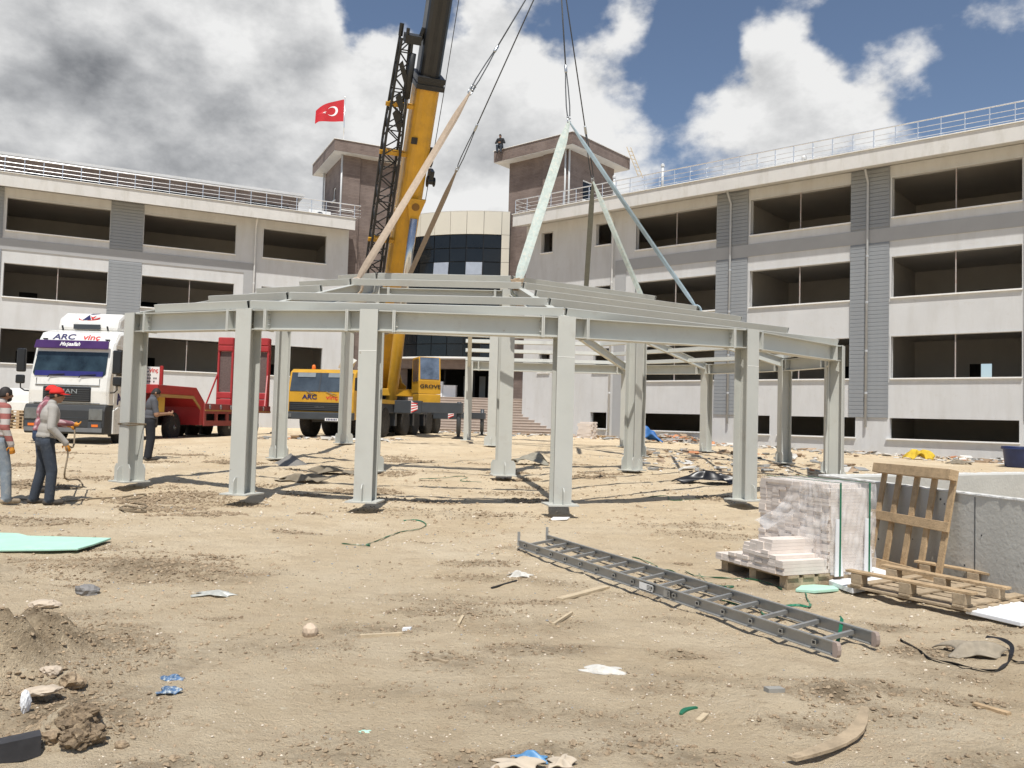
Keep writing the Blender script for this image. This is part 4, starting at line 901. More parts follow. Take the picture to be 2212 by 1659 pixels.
bp_ = MB(); bp_.prism([(-.06,.34),(-.12,.55),(-.12,1.0),(-.04,1.165),(.5,1.165),(.5,.34)], (-1.25,0,0), (0,1,0), (0,0,1), (2.5,0,0)); bmp = bp_.build('bumper', M('bumper_black', (.03,.032,.034), .6, var=.15), tk, bevel=.04)
MB().box(-1.2, 1.2, -.135, -.12, .40, .52).build('bumper_lip', M('bumper_grey', (.16,.165,.17), .5), bmp); MB().box(-.75, .75, -.128, -.12, .78, .80).build('bumper_rib', m_cgrey, bmp)
for x in (-1, 1):
    MB().box(x*.78, x*1.2, -.14, -.118, .74, 1.06).build('headlight', m_lamp, bmp, bevel=.03); fg = MB().box(x*.76, x*1.18, -.135, -.118, .50, .68).build('fog_light', m_cgrey, bmp, bevel=.02); MB().box(x*.88, x*1.08, -.142, -.134, .55, .62).build('indicator', m_orange, fg)
fr_ = MB(); fr_.prism([(.95,3.34),(1.05,3.70),(1.35,3.88),(2.25,3.92),(2.25,3.34)], (-.98,0,0), (0,1,0), (0,0,1), (1.96,0,0)); fo = fr_.build('roof_fairing', m_cabw, tk, bevel=.10)
MB().box(-.42, .42, .90, .96, 3.38, 3.52).build('fairing_slot', m_cgrey, fo)
lg = MB(); lg.tube([V(math.cos(a)*.34, 1.085-.02, 3.73+math.sin(a)*.085+.03*math.cos(a)) for a in np.linspace(PI*.95, PI*1.95, 14)], [.008]+[.022]*12+[.008], 6); lg.build('emblem_arc', m_redt, fo)
lg = MB(); lg.prism([(-.22,-.06),(0,.10),(.05,-.05)], (0,1.055,3.72), (1,0,0), (0,.2,1), (0,-.006,0)); lg.prism([(0,.35*.2),(.30,.10),(.36,.12),(.1,.11)], (0,1.05,3.74), (1,0,0), (0,.2,1), (0,-.006,0)); lg.build('emblem_mark', m_navy, fo)
lg = MB(); lg.prism([(.03,.06),(.10,-.05),(.24,.09),(.11,.03)], (0,1.053,3.72), (1,0,0), (0,.2,1), (0,-.006,0)); lg.build('emblem_tick', m_redt, fo)
for x in (-.72,.72): MB().tube([(x,.86,3.34),(x,.80,3.46)], .03, 6).build('roof_lamp', m_black, tk)
for s in (-1, 1):
    mr_ = MB(); mr_.box(s*1.36, s*1.62, -.02, .12, 2.05, 2.72); mi = mr_.build('mirror', m_black, tk, bevel=.04); MB().box(s*1.38, s*1.64, -.0, .12, 1.72, 1.97).build('lower_mirror', m_black, mi, bevel=.04)
    MB().tube([(s*1.5,.06,1.74),(s*1.5,.08,1.6),(s*1.4,.12,1.53),(s*1.24,.2,1.52)], .02, 6).build('mirror_arm', m_black, mi)
    dr = MB().box(s*1.245, s*1.262, .38, 1.62, 1.0, 2.9).build('door', m_cabw, tk, bevel=.01); MB().box(s*1.258, s*1.268, .45, 1.5, 2.02, 2.78).build('door_window', m_wind, dr); MB().box(s*1.26, s*1.29, .4, .75, 1.72, 1.80).build('door_handle', m_black, dr)
    MB().prism([(.35,.35),(.35,1.02),(.62,1.12),(1.75,1.12),(1.75,.95),(.85,.9),(.75,.35)], (s*1.16,0,0), (0,1,0), (0,0,1), (s*.13,0,0)).build('wheel_arch', m_cabw, tk, bevel=.02)
text('ARC', .40, m_navy, tk, (1.272,.95,1.45), V(0,1,.35), V(0,-.35,1), bold=.012, sx=1.1)
tm2 = MB().lathe([(.29,-.14),(.44,-.155),(.50,-.12),(.505,0),(.50,.12),(.44,.155),(.29,.14)], 32, ax=(1,0,0)).mesh('tyre', m_tyre, True); rm2 = MB().lathe([(.30,.12),(.26,.13),(.2,.05),(.1,.06),(.1,.15),(0,.15)], 20, ax=(1,0,0), caps=False).mesh('rim', m_lamp, True)
def wheels(par, ys, xs, z=.5):
    for y in ys:
        for x in xs:
            w_ = link('wheel', tm2, par, loc=(x,y,z)); link('rim', rm2, w_)
            if x < 0: w_.rotation_euler = (0,0,PI)
wheels(tk, (1.35,), (-1.05,1.05)); wheels(tk, (5.0,), (-1.0,1.0))
MB().box(-.45, .45, .5, 5.9, .55, .95).build('chassis', m_black, tk); MB().box(-1.2, 1.2, 2.5, 3.6, .5, 1.0).build('fuel_tank', m_cgrey, tk, bevel=.08)

# ------------------------------------------------------------------ red low loader
m_redp = M('trailer_red', (.36,.028,.03), .45, var=.12, vs=3); m_redd = M('trailer_red_dusty', (.27,.05,.045), .65, var=.2, vs=4)
tr_ = empty('low_loader_trailer', (-12.95,28.0,.45), R_(-6.0), 'red low loader trailer with two upright loading ramps', 'trailer')
gn_ = MB(); gn_.prism([(-.3,1.62),(-.3,1.92),(2.4,1.92),(3.1,1.38),(3.1,.55),(2.75,.55),(2.75,1.22),(2.15,1.62)], (-1.2,0,0), (0,1,0), (0,0,1), (2.4,0,0)); gn_.build('gooseneck', m_redp, tr_, bevel=.02)
MB().prism([(-.2,1.50),(2.1,1.50),(2.7,1.12),(2.7,1.21),(2.14,1.61),(-.2,1.61)], (1.201,0,0), (0,1,0), (0,0,1), (.03,0,0)).build('gooseneck_edge', M('ochre_paint', (.36,.20,.06), .6), tr_)
MB().box(.7,.98,.2,.6,1.0,1.6).build('landing_leg', m_ygr, tr_)
sg = empty('x',(0,0,0)); bpy.data.objects.remove(sg)
sgn = MB().box(-.9, 1.10, -.05, -.02, 1.93, 2.52).build('sign_board', m_sill, tr_)
MB().box(1.121, 1.22, -.07, 0, 1.922, 2.56).build('sign_post', m_redp, sgn)
text('ARC', .22, m_navy, sgn, (.50,-.055,2.40), (1,0,0), (0,0,1), bold=.006, sx=1.05); text('vinç', .22, m_redt, sgn, (.90,-.055,2.40), (1,0,0), (0,0,1), bold=.003, sx=.9)
sm = MB()
for r, (n, z) in enumerate(((8,2.24),(10,2.13),(9,2.02))):
    for k in range(n): 
        if k % 4 != 3: sm.box(.34+k*.07, .38+k*.07, -.056, -.051, z-.028, z+.028)
sm.build('sign_print', m_cgrey, sgn)
MB().box(-1.25, 1.25, 3.0, 9.2, 1.05, 1.36).build('deck', m_redd, tr_, bevel=.02)
MB().box(1.251, 1.275, 3.0, 9.2, 1.08, 1.13).build('deck_edge', M('ochre_paint', (.36,.20,.06), .6), tr_)
lf = MB(); wall_holes(lf, 3.0, 7.4, .52, 1.049, [(3.15+i*.95, 3.9+i*.95, .72, .98) for i in range(4)], 1.18, 1.24, 'y'); lf.build('side_frame', m_redd, tr_)
lf = MB(); wall_holes(lf, 3.0, 7.4, .52, 1.049, [(3.15+i*.95, 3.9+i*.95, .72, .98) for i in range(4)], -1.24, -1.18, 'y'); lf.build('side_frame', m_redd, tr_)
rg_ = MB().tube([(1.3,math.cos(a)*.05,math.sin(a)*.08) for a in np.linspace(0,2*PI,10)[:-1]], .016, 6, closed=True).mesh('lashing_ring', m_shack)
for y in (3.3,4.2,5.1,6.0,6.7,7.5,8.3): link('lashing_ring', rg_, tr_, loc=(0,y,1.24))
wheels(tr_, (5.3,6.5,7.7), (-1.02,1.02), .48)
MB().box(-.8, .8, 3.2, 9.0, .5, 1.049).build('chassis', m_black, tr_)
def ramp(x0, x1):
    r = MB(); r.box(x0, x0+.09, 8.85, 9.1, 1.3, 4.35); r.box(x1-.09, x1, 8.85, 9.1, 1.3, 4.35); o = r.build('ramp', m_redp, tr_, bevel=.015)
    MB().box(x0+.09, x1-.09, 8.93, 8.99, 1.95, 3.75).build('ramp_boards', M('weathered_plank', (.13,.095,.085), .9, var=.3, vs=14), o)
    for z0, z1 in ((3.76,4.02),(4.03,4.38),(1.65,1.94),(1.3,1.64)): MB().box(x0+.02, x1-.02, 8.80, 9.12, z0, z1).build('ramp_crossbar', m_redp, o, bevel=.04)
    MB().bar(((x0+x1)/2-.5*(1 if x0 < 0 else -1), 8.2, 1.35), (x0+.03 if x0 < 0 else x1-.03, 8.85, 2.7), .05, .05).build('ramp_stay', m_redp, o)
ramp(-1.15,-.42); ramp(.55,1.22)

# ------------------------------------------------------------------ white pickup behind the truck
vn = empty('pickup', (-23.9,41.0,.62), R_(-8), 'white double cab pickup parked behind the white truck', 'pickup')
bd = MB(); rings = []
vp = [(-2.6,.42),(-2.65,1.02),(-.95,1.06),(-.75,1.12),(1.05,1.12),(2.35,.98),(2.55,.75),(2.55,.42)]
for y, k in ((-.9,.04),(-.86,0),(.86,0),(.9,.04)): rings.append([V(x, y, z-k if z > .5 else z+k) for x, z in vp])
bd.loft(rings); bd.build('body', m_cabw, vn, bevel=.03)
rf = MB(); rings = []
for z, a, b, w in ((1.1,-.95,1.25,.84),(1.45,-.85,.85,.78),(1.72,-.7,.35,.68),(1.76,-.5,.1,.6)): rings.append([V(a,-w,z),V(b,-w,z),V(b,w,z),V(a,w,z)])
rf.loft(rings); rf.build('roof', m_cabw, vn, bevel=.03)
for a, b in ((-.78,-.12),(-.02,.72)): MB().prism([(a,1.16),(b+.18 if b > .5 else b,1.16),(b-.28 if b > .5 else b,1.64),(a+.02,1.64)], (0,-.83,0), (1,0,0), (0,.13,1), (0,.012,0)).build('side_window', m_cabglass, vn)
for x in (-1.7,1.6):
    for y in (-.8,.8):
        w_ = link('wheel', tm2, vn, loc=(x,y,.36)); w_.scale = (.62,.72,.72); w_.rotation_euler = (0,0,-PI/2 if y < 0 else PI/2)
# ------------------------------------------------------------------ people
m_skin = M('skin', (.30,.165,.10), .55, var=.08, vs=8); m_hair = M('dark_hair', (.018,.014,.012), .7)
m_shoe = M('dusty_shoe', (.06,.05,.04), .8, var=.3, vs=10); m_shoe2 = M('tan_shoe', (.30,.24,.17), .8, var=.2, vs=10); m_glove = M('orange_glove', (.62,.25,.02), .7, var=.12, vs=20); m_cuff = M('pale_cuff', (.52,.48,.40), .9)
m_gsh = M('grey_shirt', (.36,.34,.31), .9, var=.10, vs=6, bump=.35, bs=9); m_jean = M('dark_jeans', (.035,.045,.062), .9, var=.25, vs=5, bump=.35, bs=9, col2=(.09,.10,.11), c2=(.55,.75)); m_jean2 = M('pale_jeans', (.21,.25,.29), .9, var=.2, vs=5, bump=.35, bs=9, col2=(.36,.38,.38), c2=(.5,.7)); m_blueT = M('blue_trousers', (.03,.05,.10), .9, var=.2, vs=5, bump=.3, bs=9)
m_polo = M('charcoal_polo', (.085,.088,.10), .9, var=.12, vs=6, bump=.3, bs=9); m_blkT = M('black_trousers', (.014,.015,.02), .9, var=.2, vs=5, bump=.3, bs=9); m_redcap = M('red_cap', (.62,.02,.015), .8, var=.1, vs=12, bump=.25, bs=14); m_vest = M('dark_vest', (.02,.021,.024), .9)
m_whs = M('pale_shirt', (.42,.41,.40), .9, var=.1)
def banded(name, c1, c2, per, ax=2, plaid=False):
    m = bpy.data.materials.new(name); m.use_nodes = True; t = m.node_tree; b = t.nodes['Principled BSDF']; L = t.links.new; tcn = t.nodes.new('ShaderNodeTexCoord')
    sp = t.nodes.new('ShaderNodeSeparateXYZ'); L(tcn.outputs['Object'], sp.inputs[0])
    def band(o, p, th):
        a = t.nodes.new('ShaderNodeMath'); a.operation = 'PINGPONG'; L(o, a.inputs[0]); a.inputs[1].default_value = p; q = t.nodes.new('ShaderNodeMath'); q.operation = 'GREATER_THAN'; L(a.outputs[0], q.inputs[0]); q.inputs[1].default_value = th; return q.outputs[0]
    f = band(sp.outputs[2], per, per*.5)
    x = t.nodes.new('ShaderNodeMix'); x.data_type = 'RGBA'; L(f, x.inputs[0]); x.inputs[6].default_value = (*c1,1); x.inputs[7].default_value = (*c2,1); out = x.outputs[2]
    if plaid:
        y = t.nodes.new('ShaderNodeMix'); y.data_type = 'RGBA'; L(band(sp.outputs[0], per, per*.55), y.inputs[0]); L(out, y.inputs[6]); y.inputs[7].default_value = (*[k*.6 for k in c2],1); out = y.outputs[2]
    L(out, b.inputs['Base Color']); b.inputs['Roughness'].default_value = .9
    n = t.nodes.new('ShaderNodeTexNoise'); n.inputs['Scale'].default_value = 9; L(tcn.outputs['Object'], n.inputs['Vector']); bp = t.nodes.new('ShaderNodeBump'); bp.inputs['Strength'].default_value = .35; bp.inputs['Distance'].default_value = .02; L(n.outputs['Fac'], bp.inputs['Height']); L(bp.outputs[0], b.inputs['Normal'])
    return m
m_strip = banded('red_white_stripes', (.30,.10,.085), (.44,.40,.37), .085); m_plaid = banded('pink_plaid', (.52,.36,.37), (.40,.16,.19), .05, plaid=True)
DG = bpy.context.evaluated_depsgraph_get
def capsule(mb, a, b, ra, rb, n=14):
    a, b = Vector(a), Vector(b); d = b-a; L_ = max(d.length, 1e-4); prf = []
    for k in range(5): an = PI/2*k/4; prf.append((max(ra*math.sin(an), .0005), -ra*math.cos(an)))
    for k in range(5): an = PI/2*k/4; prf.append((max(rb*math.cos(an), .0005), L_+rb*math.sin(an)))
    mb.lathe(prf, n, a, d)
def ellip(mb, c, r, rot=None, n=16):
    c = Vector(c); k0 = len(mb.v); mb.lathe([(max(math.sin(PI*k/10), .001), -math.cos(PI*k/10)) for k in range(11)], n)
    for i in range(k0, len(mb.v)):
        v = Vector(mb.v[i]); v = V(v.x*r[0], v.y*r[1], v.z*r[2])
        if rot: v = rot @ v
        mb.v[i] = tuple(c+v)
def person(name, loc, rz, label, J, mats, cap=None, hair=True, h=1.75, voxel=.009, extra=None, beard=False):
    """J: joint positions in the body's own space (x right, y forward, z up)."""
    e_ = empty(name, loc, rz, label, 'person'); mb = MB(); segs = []
    def seg(a, b, ra, rb, t): capsule(mb, J[a] if isinstance(a, str) else a, J[b] if isinstance(b, str) else b, ra, rb); segs.append((Vector(J[a] if isinstance(a, str) else a), Vector(J[b] if isinstance(b, str) else b), (ra+rb)/2, t))
    def blob(c, r, t, rot=None): ellip(mb, c, r, rot); segs.append((Vector(c), Vector(c)+V(0,0,.001), sum(r)/3, t))
    pv, ch, nk, hdp = Vector(J['pelvis']), Vector(J['chest']), Vector(J['neck']), Vector(J['head'])
    upv = (ch-pv).normalized(); shx = (Vector(J['sh_r'])-Vector(J['sh_l'])).normalized(); fw = upv.cross(shx)*-1
    fw = shx.cross(upv)*-1
    fw = upv.cross(shx)
    rot = Matrix((shx, fw, upv)).transposed()
    blob(pv, (.180,.145,.13), 'tr', rot); blob(pv.lerp(ch,.42), (.180,.142,.18), 'sh', rot); blob(pv.lerp(ch,.20), (.188,.152,.10), 'sh', rot); blob(ch, (.192,.142,.20), 'sh', rot); blob(ch+upv*.10, (.165,.10,.11), 'sh', rot)
    blob(pv-fw*.03-upv*.05, (.15,.11,.10), 'tr', rot)
    seg(ch+upv*.15, nk, .075, .058, 'sk'); seg(ch+upv*.14, ch+upv*.20, .085, .07, 'sh')
    for s in ('r', 'l'):
        seg('sh_'+s, 'el_'+s, .075, .062, 'sh'); 
        m_ = Vector(J['el_'+s]).lerp(Vector(J['wr_'+s]), .25 if mats.get('short') else .92)
        if mats.get('short'):
            e1 = Vector(J['sh_'+s]).lerp(Vector(J['el_'+s]), .75); segs[-1] = (Vector(J['sh_'+s]), e1, .06, 'sh'); segs.append((e1, Vector(J['el_'+s]), .045, 'sk')); seg('el_'+s, 'wr_'+s, .045, .029, 'sk')
        else: seg('el_'+s, 'wr_'+s, .060, .046, 'sh')
        seg(Vector(J['chest'])+upv*.12, 'sh_'+s, .085, .068, 'sh')
        seg('hip_'+s, 'kn_'+s, .108, .082, 'tr'); seg('kn_'+s, 'an_'+s, .080, .072, 'tr')
        an = Vector(J['an_'+s]); fd = Vector(J['foot_'+s]).normalized() if 'foot_'+s in J else V(0,1,0)
        seg(an+V(0,0,-.045)-fd*.05, an+V(0,0,-.055)+fd*.17, .046, .040, 'bo'); 
        # hand: palm, four fingers, thumb, slightly curled
        wr = Vector(J['wr_'+s]); hdn = (wr-Vector(J['el_'+s])).normalized(); 
        hd2 = Vector(J['hd_'+s]).normalized() if 'hd_'+s in J else hdn
        across = hd2.cross(V(0,0,1)) if abs(hd2.z) < .8 else fw.copy(); across = across.normalized(); pn = across.cross(hd2).normalized()*(1 if s == 'r' else -1)
        tg_ = 'gl' if mats.get('gl') else 'sk'
        pc = wr+hd2*.055; seg(wr, wr+hd2*.09, .030, .034, tg_)
        if mats.get('gl'): seg(wr-hdn*.06, wr+hd2*.01, .040, .038, 'cu')
        for k, (o, l) in enumerate(((-.030,.068),(-.010,.078),(.011,.072),(.031,.056))):
            b0 = wr+hd2*.095+across*o; b1 = b0+(hd2*.8+pn*.5).normalized()*l*.55; b2 = b1+(hd2*.25+pn*.95).normalized()*l*.5; seg(b0, b1, .0125, .0115, tg_); seg(b1, b2, .0115, .010, tg_)
        b0 = wr+hd2*.04+across*.03*(-1); b1 = b0+(hd2*.5-across*.6+pn*.5).normalized()*.045; seg(b0, b1, .014, .012, tg_); seg(b1, b1+(hd2*.8+pn*.5).normalized()*.03, .012, .010, tg_)
    # head
    hf = Vector(J['face']).normalized(); hu = Vector(J.get('crown', (0,0,1))).normalized(); hx = hf.cross(hu).normalized(); hu = hx.cross(hf); hr_ = Matrix((hx, hf, hu)).transposed()
    blob(hdp, (.076,.094,.110), 'sk', hr_); blob(hdp+hf*.035-hu*.065, (.055,.055,.055), 'sk', hr_); seg(nk, hdp-hu*.05-hf*.01, .056, .055, 'sk')
    seg(hdp+hf*.088+hu*.01, hdp+hf*.108-hu*.028, .010, .015, 'sk'); blob(hdp+hf*.085-hu*.055, (.026,.016,.012), 'sk', hr_)
    for s in (-1, 1): blob(hdp+hx*s*.078-hf*.005-hu*.005, (.012,.022,.032), 'sk', hr_)
    tmp = mb.build('body', mats['sk']); md = tmp.modifiers.new('r', 'REMESH'); md.mode = 'VOXEL'; md.voxel_size = voxel; md.use_smooth_shade = True
    sm_ = tmp.modifiers.new('s', 'SMOOTH'); sm_.iterations = 3; sm_.factor = .5
    me = bpy.data.meshes.new_from_object(tmp.evaluated_get(DG())); bpy.data.objects.remove(tmp)
    keys = ['sk','sh','tr','bo','gl','cu']; me.materials.clear()
    for k in keys: me.materials.append(mats.get(k) or mats['sk'])
    nP = len(me.polygons); cen = np.empty(nP*3, np.float32); me.polygons.foreach_get('center', cen); cen = cen.reshape(-1, 3)
    best = np.full(nP, 1e9); idx = np.zeros(nP, np.int32)
    for a, b, r, t in segs:
        a = np.array(a); d = np.array(b)-a; u = np.clip(((cen-a)@d)/max(d@d, 1e-9), 0, 1); ds = np.linalg.norm(cen-a-u[:, None]*d, axis=1)-r
        mk = ds < best; best[mk] = ds[mk]; idx[mk] = keys.index(t)
    me.polygons.foreach_set('material_index', idx); me.polygons.foreach_set('use_smooth', np.ones(nP, bool)); me.update()
    bo = link('body', me, e_)
    for s in (-1, 1):
        ey = MB(); ellip(ey, hdp+hf*.083+hx*s*.030+hu*.012, (.013,.008,.008), hr_, 10); ey.build('eye', m_hair, e_, smooth=True)
    if hair:
        hm_ = MB(); n = 18
        for k in range(0, 8):
            th = PI*.56*k/7
        rg2 = []
        for k in range(9):
            th = max(.02, PI*.58*k/8); rg2.append([hdp+hx*math.sin(th)*math.cos(a)*.084+hf*(math.sin(th)*math.sin(a)*(.102 if math.sin(a) < 0 else .096))+hu*(math.cos(th)*.121+(.03*math.sin(a) if th > 1.0 else 0)*.9) for a in np.linspace(0, 2*PI, n+1)[:-1]])
        hm_.loft(rg2, caps=True); hm_.build('hair', m_hair, e_, smooth=True)
    if beard:
        bb = MB(); ellip(bb, hdp+hf*.040-hu*.075, (.058,.056,.045), hr_); bb.build('beard', m_hair, e_, smooth=True)
    if cap:
        cm_ = MB(); rg2 = []
        for k in range(7):
            th = max(.03, PI*.5*k/6); rg2.append([hdp+hu*.028+hx*math.sin(th)*math.cos(a)*.093+hf*math.sin(th)*math.sin(a)*.110+hu*math.cos(th)*.108 for a in np.linspace(0, 2*PI, 21)[:-1]])
        cm_.loft(rg2); co = cm_.build('cap', cap, e_, smooth=True)
        br_ = MB(); top = []; N_ = 12
        for k in range(N_+1):
            a = PI*(.08+.84*k/N_); top.append((math.cos(a), math.sin(a)))
        P1 = [hdp+hu*.030+hx*c*.088+hf*s*.100 for c, s in top]; P2 = [hdp+hu*(.018)+hx*c*.074+hf*(.06+s*.135) for c, s in top]
        br_.add(P1+P2+[p-hu*.008 for p in P1]+[p-hu*.008 for p in P2], [(i,i+1,N_+2+i,N_+1+i) for i in range(N_)]+[(2*N_+2+i, 3*N_+3+i, 3*N_+4+i, 2*N_+3+i) for i in range(N_)]+[(N_+1+i,N_+2+i,3*N_+4+i,3*N_+3+i) for i in range(N_)])
        br_.build('cap_peak', cap, co)
    return e_
def pose(h=1.75, lean=0.0, twist=0, **kw):
    k = h/1.75
    J = dict(pelvis=(0,0,.95), chest=(0,lean*.4,1.32), neck=(0,lean*.62+.01,1.52), head=(0,lean*.75+.04,1.635), sh_r=(.185,lean*.5,1.43), sh_l=(-.185,lean*.5,1.43), el_r=(.24,lean*.4-.03,1.14), el_l=(-.24,lean*.4-.03,1.14),
             wr_r=(.25,lean*.4+.10,.90), wr_l=(-.25,lean*.4+.10,.90), hip_r=(.09,0,.92), hip_l=(-.09,0,.92), kn_r=(.11,.03,.50), kn_l=(-.11,.03,.50), an_r=(.12,-.02,.09), an_l=(-.12,-.02,.09), face=(0,1,-.08))
    J.update(kw); return {a: (tuple(c*k for c in b) if a not in ('face','crown','foot_r','foot_l','hd_r','hd_l') else b) for a, b in J.items()}
p_ = gp(92, 1090)
person('person', p_, R_(-52), 'man in a grey shirt, dark jeans and red cap holding a rope', pose(1.83, .10, an_l=(-.15,-.10,.09), an_r=(.14,.06,.09), kn_l=(-.13,-.02,.50), kn_r=(.12,.08,.50), el_r=(.27,.02,1.15), wr_r=(.28,.22,.93), el_l=(-.25,.05,1.14), wr_l=(-.22,.25,.98), face=(.25,1,.02), hd_r=(0,.35,-.94)),
       dict(sk=m_skin, sh=m_gsh, tr=m_jean, bo=m_shoe, gl=m_glove, cu=m_cuff), cap=m_redcap)
p3_ = gp(84, 1062)
person('person', p3_, R_(-62), 'man in a pink plaid shirt and red cap, half hidden by the grey shirted man', pose(1.80, .10, el_r=(.27,.12,1.17), wr_r=(.20,.42,1.13), el_l=(-.25,.08,1.14), wr_l=(-.14,.34,1.10), face=(.1,1,-.05), hd_r=(-.1,1,-.15)),
       dict(sk=m_skin, sh=m_plaid, tr=m_blueT, bo=m_shoe, gl=m_glove, cu=m_cuff), cap=m_redcap)
p2_ = gp(-12, 1088)
person('person', p2_, R_(-38), 'man in a red and white striped jumper and pale jeans', pose(1.82, .04, an_r=(.15,.10,.09), kn_r=(.13,.08,.50), el_r=(.29,-.02,1.14), wr_r=(.33,.06,.89), face=(-.05,1,0), hd_r=(.1,.2,-1)),
       dict(sk=m_skin, sh=m_strip, tr=m_jean2, bo=m_shoe2, gl=m_glove, cu=m_strip), beard=True)
p4 = V(-8.43, 19.4, 0); p4.z = g(p4.x, p4.y)
person('person', p4, R_(-58), 'man in a charcoal polo shirt behind the roped column, looking at his hands', pose(1.70, .06, el_r=(.25,.10,1.10), wr_r=(.12,.36,1.13), el_l=(-.22,.12,1.10), wr_l=(-.02,.38,1.12), face=(.1,1,-.35), head=(0,.10,1.62), hd_r=(-.4,1,.1), hd_l=(.3,1,.1)),
       dict(sk=m_skin, sh=m_polo, tr=m_blkT, bo=m_shoe, short=True))
tl = V(-.56,54.2,0)      # left corner of the right tower slab
sp3 = at(1080, 333, 53.55); sp3.z = 19.24
person('person', V(sp3.x, sp3.y, 18.80), R_(166), 'man in a dark vest sitting on the roof edge of the brown tower', dict(pelvis=(0,-.12,.55), chest=(0,-.04,.92), neck=(0,.02,1.12), head=(0,.05,1.235), sh_r=(.18,-.02,1.03), sh_l=(-.18,-.02,1.03), el_r=(.30,.02,.78), el_l=(-.30,.02,.78), wr_r=(.10,.24,.72), wr_l=(-.10,.24,.74), hip_r=(.09,-.10,.53), hip_l=(-.09,-.10,.53), kn_r=(.13,.32,.50), kn_l=(-.13,.32,.50), an_r=(.12,.27,.10), an_l=(-.12,.30,.10), face=(.1,1,-.1)),
       dict(sk=m_skin, sh=m_vest, tr=m_jean, bo=m_shoe), voxel=.014)
# tag lines
def ropes(pts, r, name, mat, label, cat='rope', dz=.0, n=5):
    P = [Vector(p) for p in pts]; Q = []
    for i in range(len(P)-1):
        a = P[max(0,i-1)]; b = P[i]; c = P[i+1]; d = P[min(len(P)-1,i+2)]
        for k in range(n):
            t = k/n; Q.append(.5*((2*b)+(-a+c)*t+(2*a-5*b+4*c-d)*t*t+(-a+3*b-3*c+d)*t**3))
    Q.append(P[-1]); o = MB().tube(Q, r, 7).build(name, mat, smooth=True); tag(o, label, cat); return o
hand1 = V(*p_)+Matrix.Rotation(R_(-52),3,'Z') @ V(.28,.25,.83); hand3 = V(*p3_)+Matrix.Rotation(R_(-62),3,'Z') @ V(.19,.50,1.10)
ropes([hand3+V(-.02,0,.06), hand3+V(0,-.02,-.05), hand3.lerp(hand1,.6)+V(.05,0,-.08), hand1+V(.0,0,.10), hand1+V(.02,0,-.05), hand1+V(.02,-.05,-.4), gp(168,1048,.10), gp(178,1053,.02), gp(150,1056,.015), gp(90,1050,.015), gp(30,1048,.015), gp(-60,1040,.015)], .013, 'tag_line', rope_m, 'brown rope hanging from the gloved hands of the grey shirted man')
ropes([gp(-40,1075,.015), gp(40,1080,.015), gp(120,1086,.015), gp(200,1079,.015), gp(260,1076,.015), gp(300,1070,.015), gp(315,1071,.02), gp(300,1078,.015), gp(272,1082,.015), gp(290,1088,.015), gp(314,1093,.02), gp(312,1100,.02), gp(280,1104,.02), gp(258,1102,.02), gp(272,1097,.03), gp(300,1102,.03), gp(314,1108,.02), gp(270,1108,.035), gp(262,1100,.03)], .014, 'rope_coil', rope_m, 'brown rope lying on the earth, ending in a loose coil')
# ------------------------------------------------------------------ things lying about in front
m_alu = M('aluminium', (.36,.36,.345), .45, .5, var=.12, vs=6, bump=.05, bs=60, col2=(.30,.29,.27), c2=(.58,.8))
m_wood = M('pallet_wood', (.45,.32,.185), .85, var=.22, vs=9, bump=.3, bs=60, col2=(.24,.155,.085), c2=(.55,.75)); m_wood2 = M('grey_pallet_wood', (.38,.295,.195), .9, var=.25, vs=9, bump=.3, bs=60, col2=(.20,.15,.10), c2=(.55,.72))
m_conc = M('raw_concrete', (.50,.49,.445), .9, var=.12, vs=1.2, bump=.25, bs=25, col2=(.58,.565,.51), c2=(.58,.70), col3=(.30,.29,.26), c3=(.66,.76)); m_cem = M('cement_edge', (.62,.61,.58), .9, var=.12, vs=12, bump=.5, bs=40)
m_strip2 = M('marble_strip', (.70,.625,.56), .6, var=.09, vs=6, bump=.08, bs=80); m_foam = M('white_foam', (.78,.79,.80), .7, var=.03, vs=3, bump=.08, bs=120); m_mint = M('mint_foam', (.42,.67,.54), .75, var=.06, vs=5, bump=.1, bs=60, col2=(.55,.60,.46), c2=(.58,.75))
m_gstrap = M('green_strap', (.012,.15,.075), .35, var=.2, vs=10); m_bstrap = M('black_strap', (.012,.012,.014), .5)
m_cardb = M('cardboard', (.33,.235,.14), .9, var=.15, vs=10)
# aluminium ladder
L0, L1, K0, K1 = gp(1120,1190,.03), gp(1807,1430,.03), gp(1181,1177,.03), gp(1891,1406,.03)
ld = empty('aluminium_ladder', L0.lerp(L1,.5), 0, 'long aluminium ladder lying on the earth near the pallets', 'ladder'); LO = ld.location.copy()
def lb(mb, name, mat, par=ld, **k): mb.v = [tuple(Vector(v)-LO) for v in mb.v]; return mb.build(name, mat, par, **k)
hz = V(0,0,1)
for a, b in ((L0,L1),(K0,K1)):
    t = (b-a).normalized(); sd = t.cross(hz).normalized(); mb = MB()
    pr_ = [(-.013,-.048),(.013,-.048),(.013,-.040),(-.006,-.036),(-.006,.036),(.013,.040),(.013,.048),(-.013,.048)]
    mb.prof(a+hz*.05, b+hz*.05, pr_, caps=True); r_ = lb(mb, 'side_rail', m_alu)
    mb = MB(); mb.prism([(-.02,-.05),(.012,-.05),(.022,-.03),(.026,0),(.022,.03),(.012,.05),(-.02,.05)], b+hz*.05-sd*.017, t, hz, sd*.034); lb(mb, 'end_cap', M('dusty_plastic', (.34,.27,.23), .8), r_)
    mb = MB(); mb.box(a.x-.016, a.x+.016, a.y-.016, a.y+.016, a.z+.03, a.z+.19); lb(mb, 'end_hook', m_alu, r_)
NR = 15
